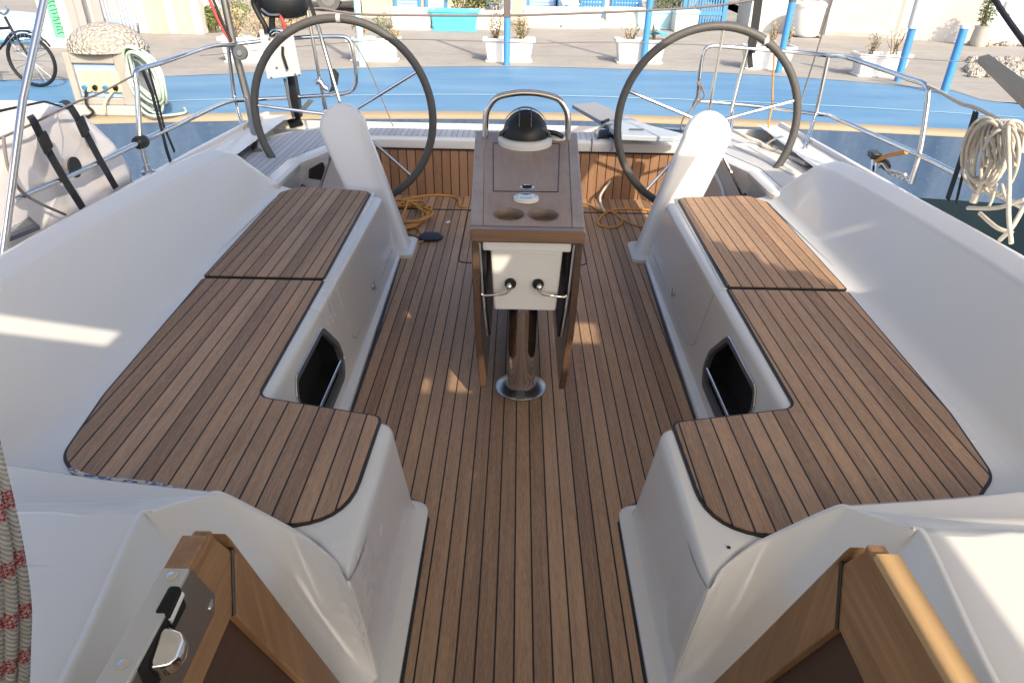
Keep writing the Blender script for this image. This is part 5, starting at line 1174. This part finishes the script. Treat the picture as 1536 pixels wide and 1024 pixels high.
# ---- service pedestal with sockets and hose
sv = thing('service_pedestal', 'beige quay service pedestal with a rough stone cap and row of sockets', 'power pedestal', (-4.3, 7.4, 0))
YS = 7.25
def sx(px, y=110): return Py(px, y, YS).x
def szz(py_, px=140): return Py(px, py_, YS).z
x0, x1 = sx(100), sx(192); zt = szz(80); zb0 = szz(150)
obj('plinth', MB().box(x0-.03, x1+.05, YS-.05, YS+.62, 0, zb0-.05), M['plinth'], sv, bevel=.02)
body = MB().box(x0, x0+.07, YS, YS+.55, zb0-.05, zt).box(x1-.12, x1, YS, YS+.55, zb0-.05, zt).box(x0+.07, x1-.12, YS, YS+.55, zt-.1, zt).box(x0+.07, x1-.12, YS, YS+.55, zb0-.05, zb0+.02).box(x0+.07, x1-.12, YS+.16, YS+.55, zb0+.02, zt-.1)
obj('case', body, M['pedstone'], sv, smooth=0, bevel=.012)
obj('socket_panel', MB().box(x0+.075, x1-.125, YS+.03, YS+.155, zb0+.025, zt-.105), M['shutter'], sv, smooth=0)
nx = 4; wv = (x1-x0-.2)/nx
for i in range(nx):
    xx = x0+.085+i*wv; so_ = obj('socket', MB().loft([[Vector((xx+.02+a, YS+.028-d, zb0+.08+c_)) for a, c_ in rpoly([(0, 0), (.10, 0), (.10, .2), (0, .2)], .02, 3)] for d in (0, .03)]), M['outlet'], sv, smooth=30)
    obj('plug_cap', MB().lathe([(.025, 0), (.025, .03)], (xx+.065, YS-.002, zb0+.13), (0, -1, -.4), 12), M['black'] if i % 2 else M['blue'], so_)
obj('lead', MB().tube(cr([(x0+.14, YS+.04, zb0+.12), (x0+.16, YS-.08, zb0-.02), (x0+.22, YS-.1, .05), (x0+.2, YS-.2, .02)], 6), .014, 7), M['black'], sv)
obj('lead', MB().tube(cr([(x0+.42, YS+.04, zb0+.10), (x0+.36, YS-.08, zb0+.0), (x0+.34, YS-.1, .05)], 6), .012, 7), M['outlet'], sv)
cxm = (x0+x1)/2+.03
dm = []
for i in range(8):
    a = R(i*12.8); rr = math.cos(a)
    dm.append([Vector((cxm+((x1-x0)/2+.07)*rr*math.cos(t_)*(1+.03*math.sin(5*t_+i)), YS+.27+.36*rr*math.sin(t_), zt+.26*math.sin(a))) for t_ in [2*math.pi*k/28 for k in range(28)]])
obj('stone_cap', MB().loft(dm), M['stone'], sv, smooth=60)
hs = thing('hose_coil', 'pale green water hose coiled on the side of the service pedestal', 'hose', (x1+.15, YS+.2, .4))
hm = MB(); rn = random.Random(2)
for i in range(9):
    cxh, czh = x1+.14+rn.uniform(-.05, .06), .36+rn.uniform(-.05, .04); a_, b2 = rn.uniform(.10, .17), rn.uniform(.22, .32)
    hm.tube(cr([Vector((cxh+a_*math.cos(q_)+.12*math.sin(q_)*-.5, YS+.0+.02*i-.06+.02*math.sin(q_*3), czh+b2*math.sin(q_))) for q_ in [2*math.pi*k/12 for k in range(12)]], 4, True), .014, 7, True)
hm.tube(cr([(x1+.05, YS-.05, .1), (x1+.2, YS-.12, .03), (x1+.45, YS+.05, .025), (x1+.35, YS+.3, .025)], 6), .014, 7)
obj('coils', hm, M['hose'], hs, smooth=60); obj('hook', MB().obox((x1+.08, YS+.05, .60), V(.08, 0, 0), V(0, .02, 0), V(0, 0, .04)), M['green'], hs)
# thing on the water at the right: small black-and-orange tackle behind the coaming
tk = thing('stern_tackle', 'black fitting with an orange handle beyond the right coaming', 'fitting', Px(1340, 255, 2.15))
obj('handle', MB().tube(cr([Px(1316, 242, 2.12), Px(1330, 234, 2.12), Px(1348, 230, 2.12), Px(1360, 228, 2.12)], 5), .013, 8), M['orange'], tk)
obj('cam', MB().obox(Px(1312, 232, 2.12), V(.01, .05, 0), V(0, 0, .018), V(.03, 0, 0)), M['black'], tk, bevel=.006)
obj('bracket', MB().tube([Px(1312, 232, 2.12), Px(1310, 250, 2.12), Px(1309, 262, 2.10)], .016, 8), M['steel'], tk)
obj('chain', MB().tube(cr([Px(1318, 250, 2.12), Px(1325, 246, 2.12), Px(1332, 255, 2.12), Px(1345, 258, 2.12), Px(1358, 262, 2.12)], 5), .010, 7), M['brush'], tk)
obj('drum', MB().lathe([(.022, -.03), (.028, 0), (.022, .03)], Px(1328, 247, 2.14), (0, 1, .3), 14), M['black'], tk)
for k in range(5): obj('link', MB().tube([Px(1334+k*7, 258+k*2.4, 2.12)+V(0, .018*math.cos(a), .012*math.sin(a)) for a in [2*math.pi*j/10 for j in range(10)]], .004, 6, True), M['steel'], tk)
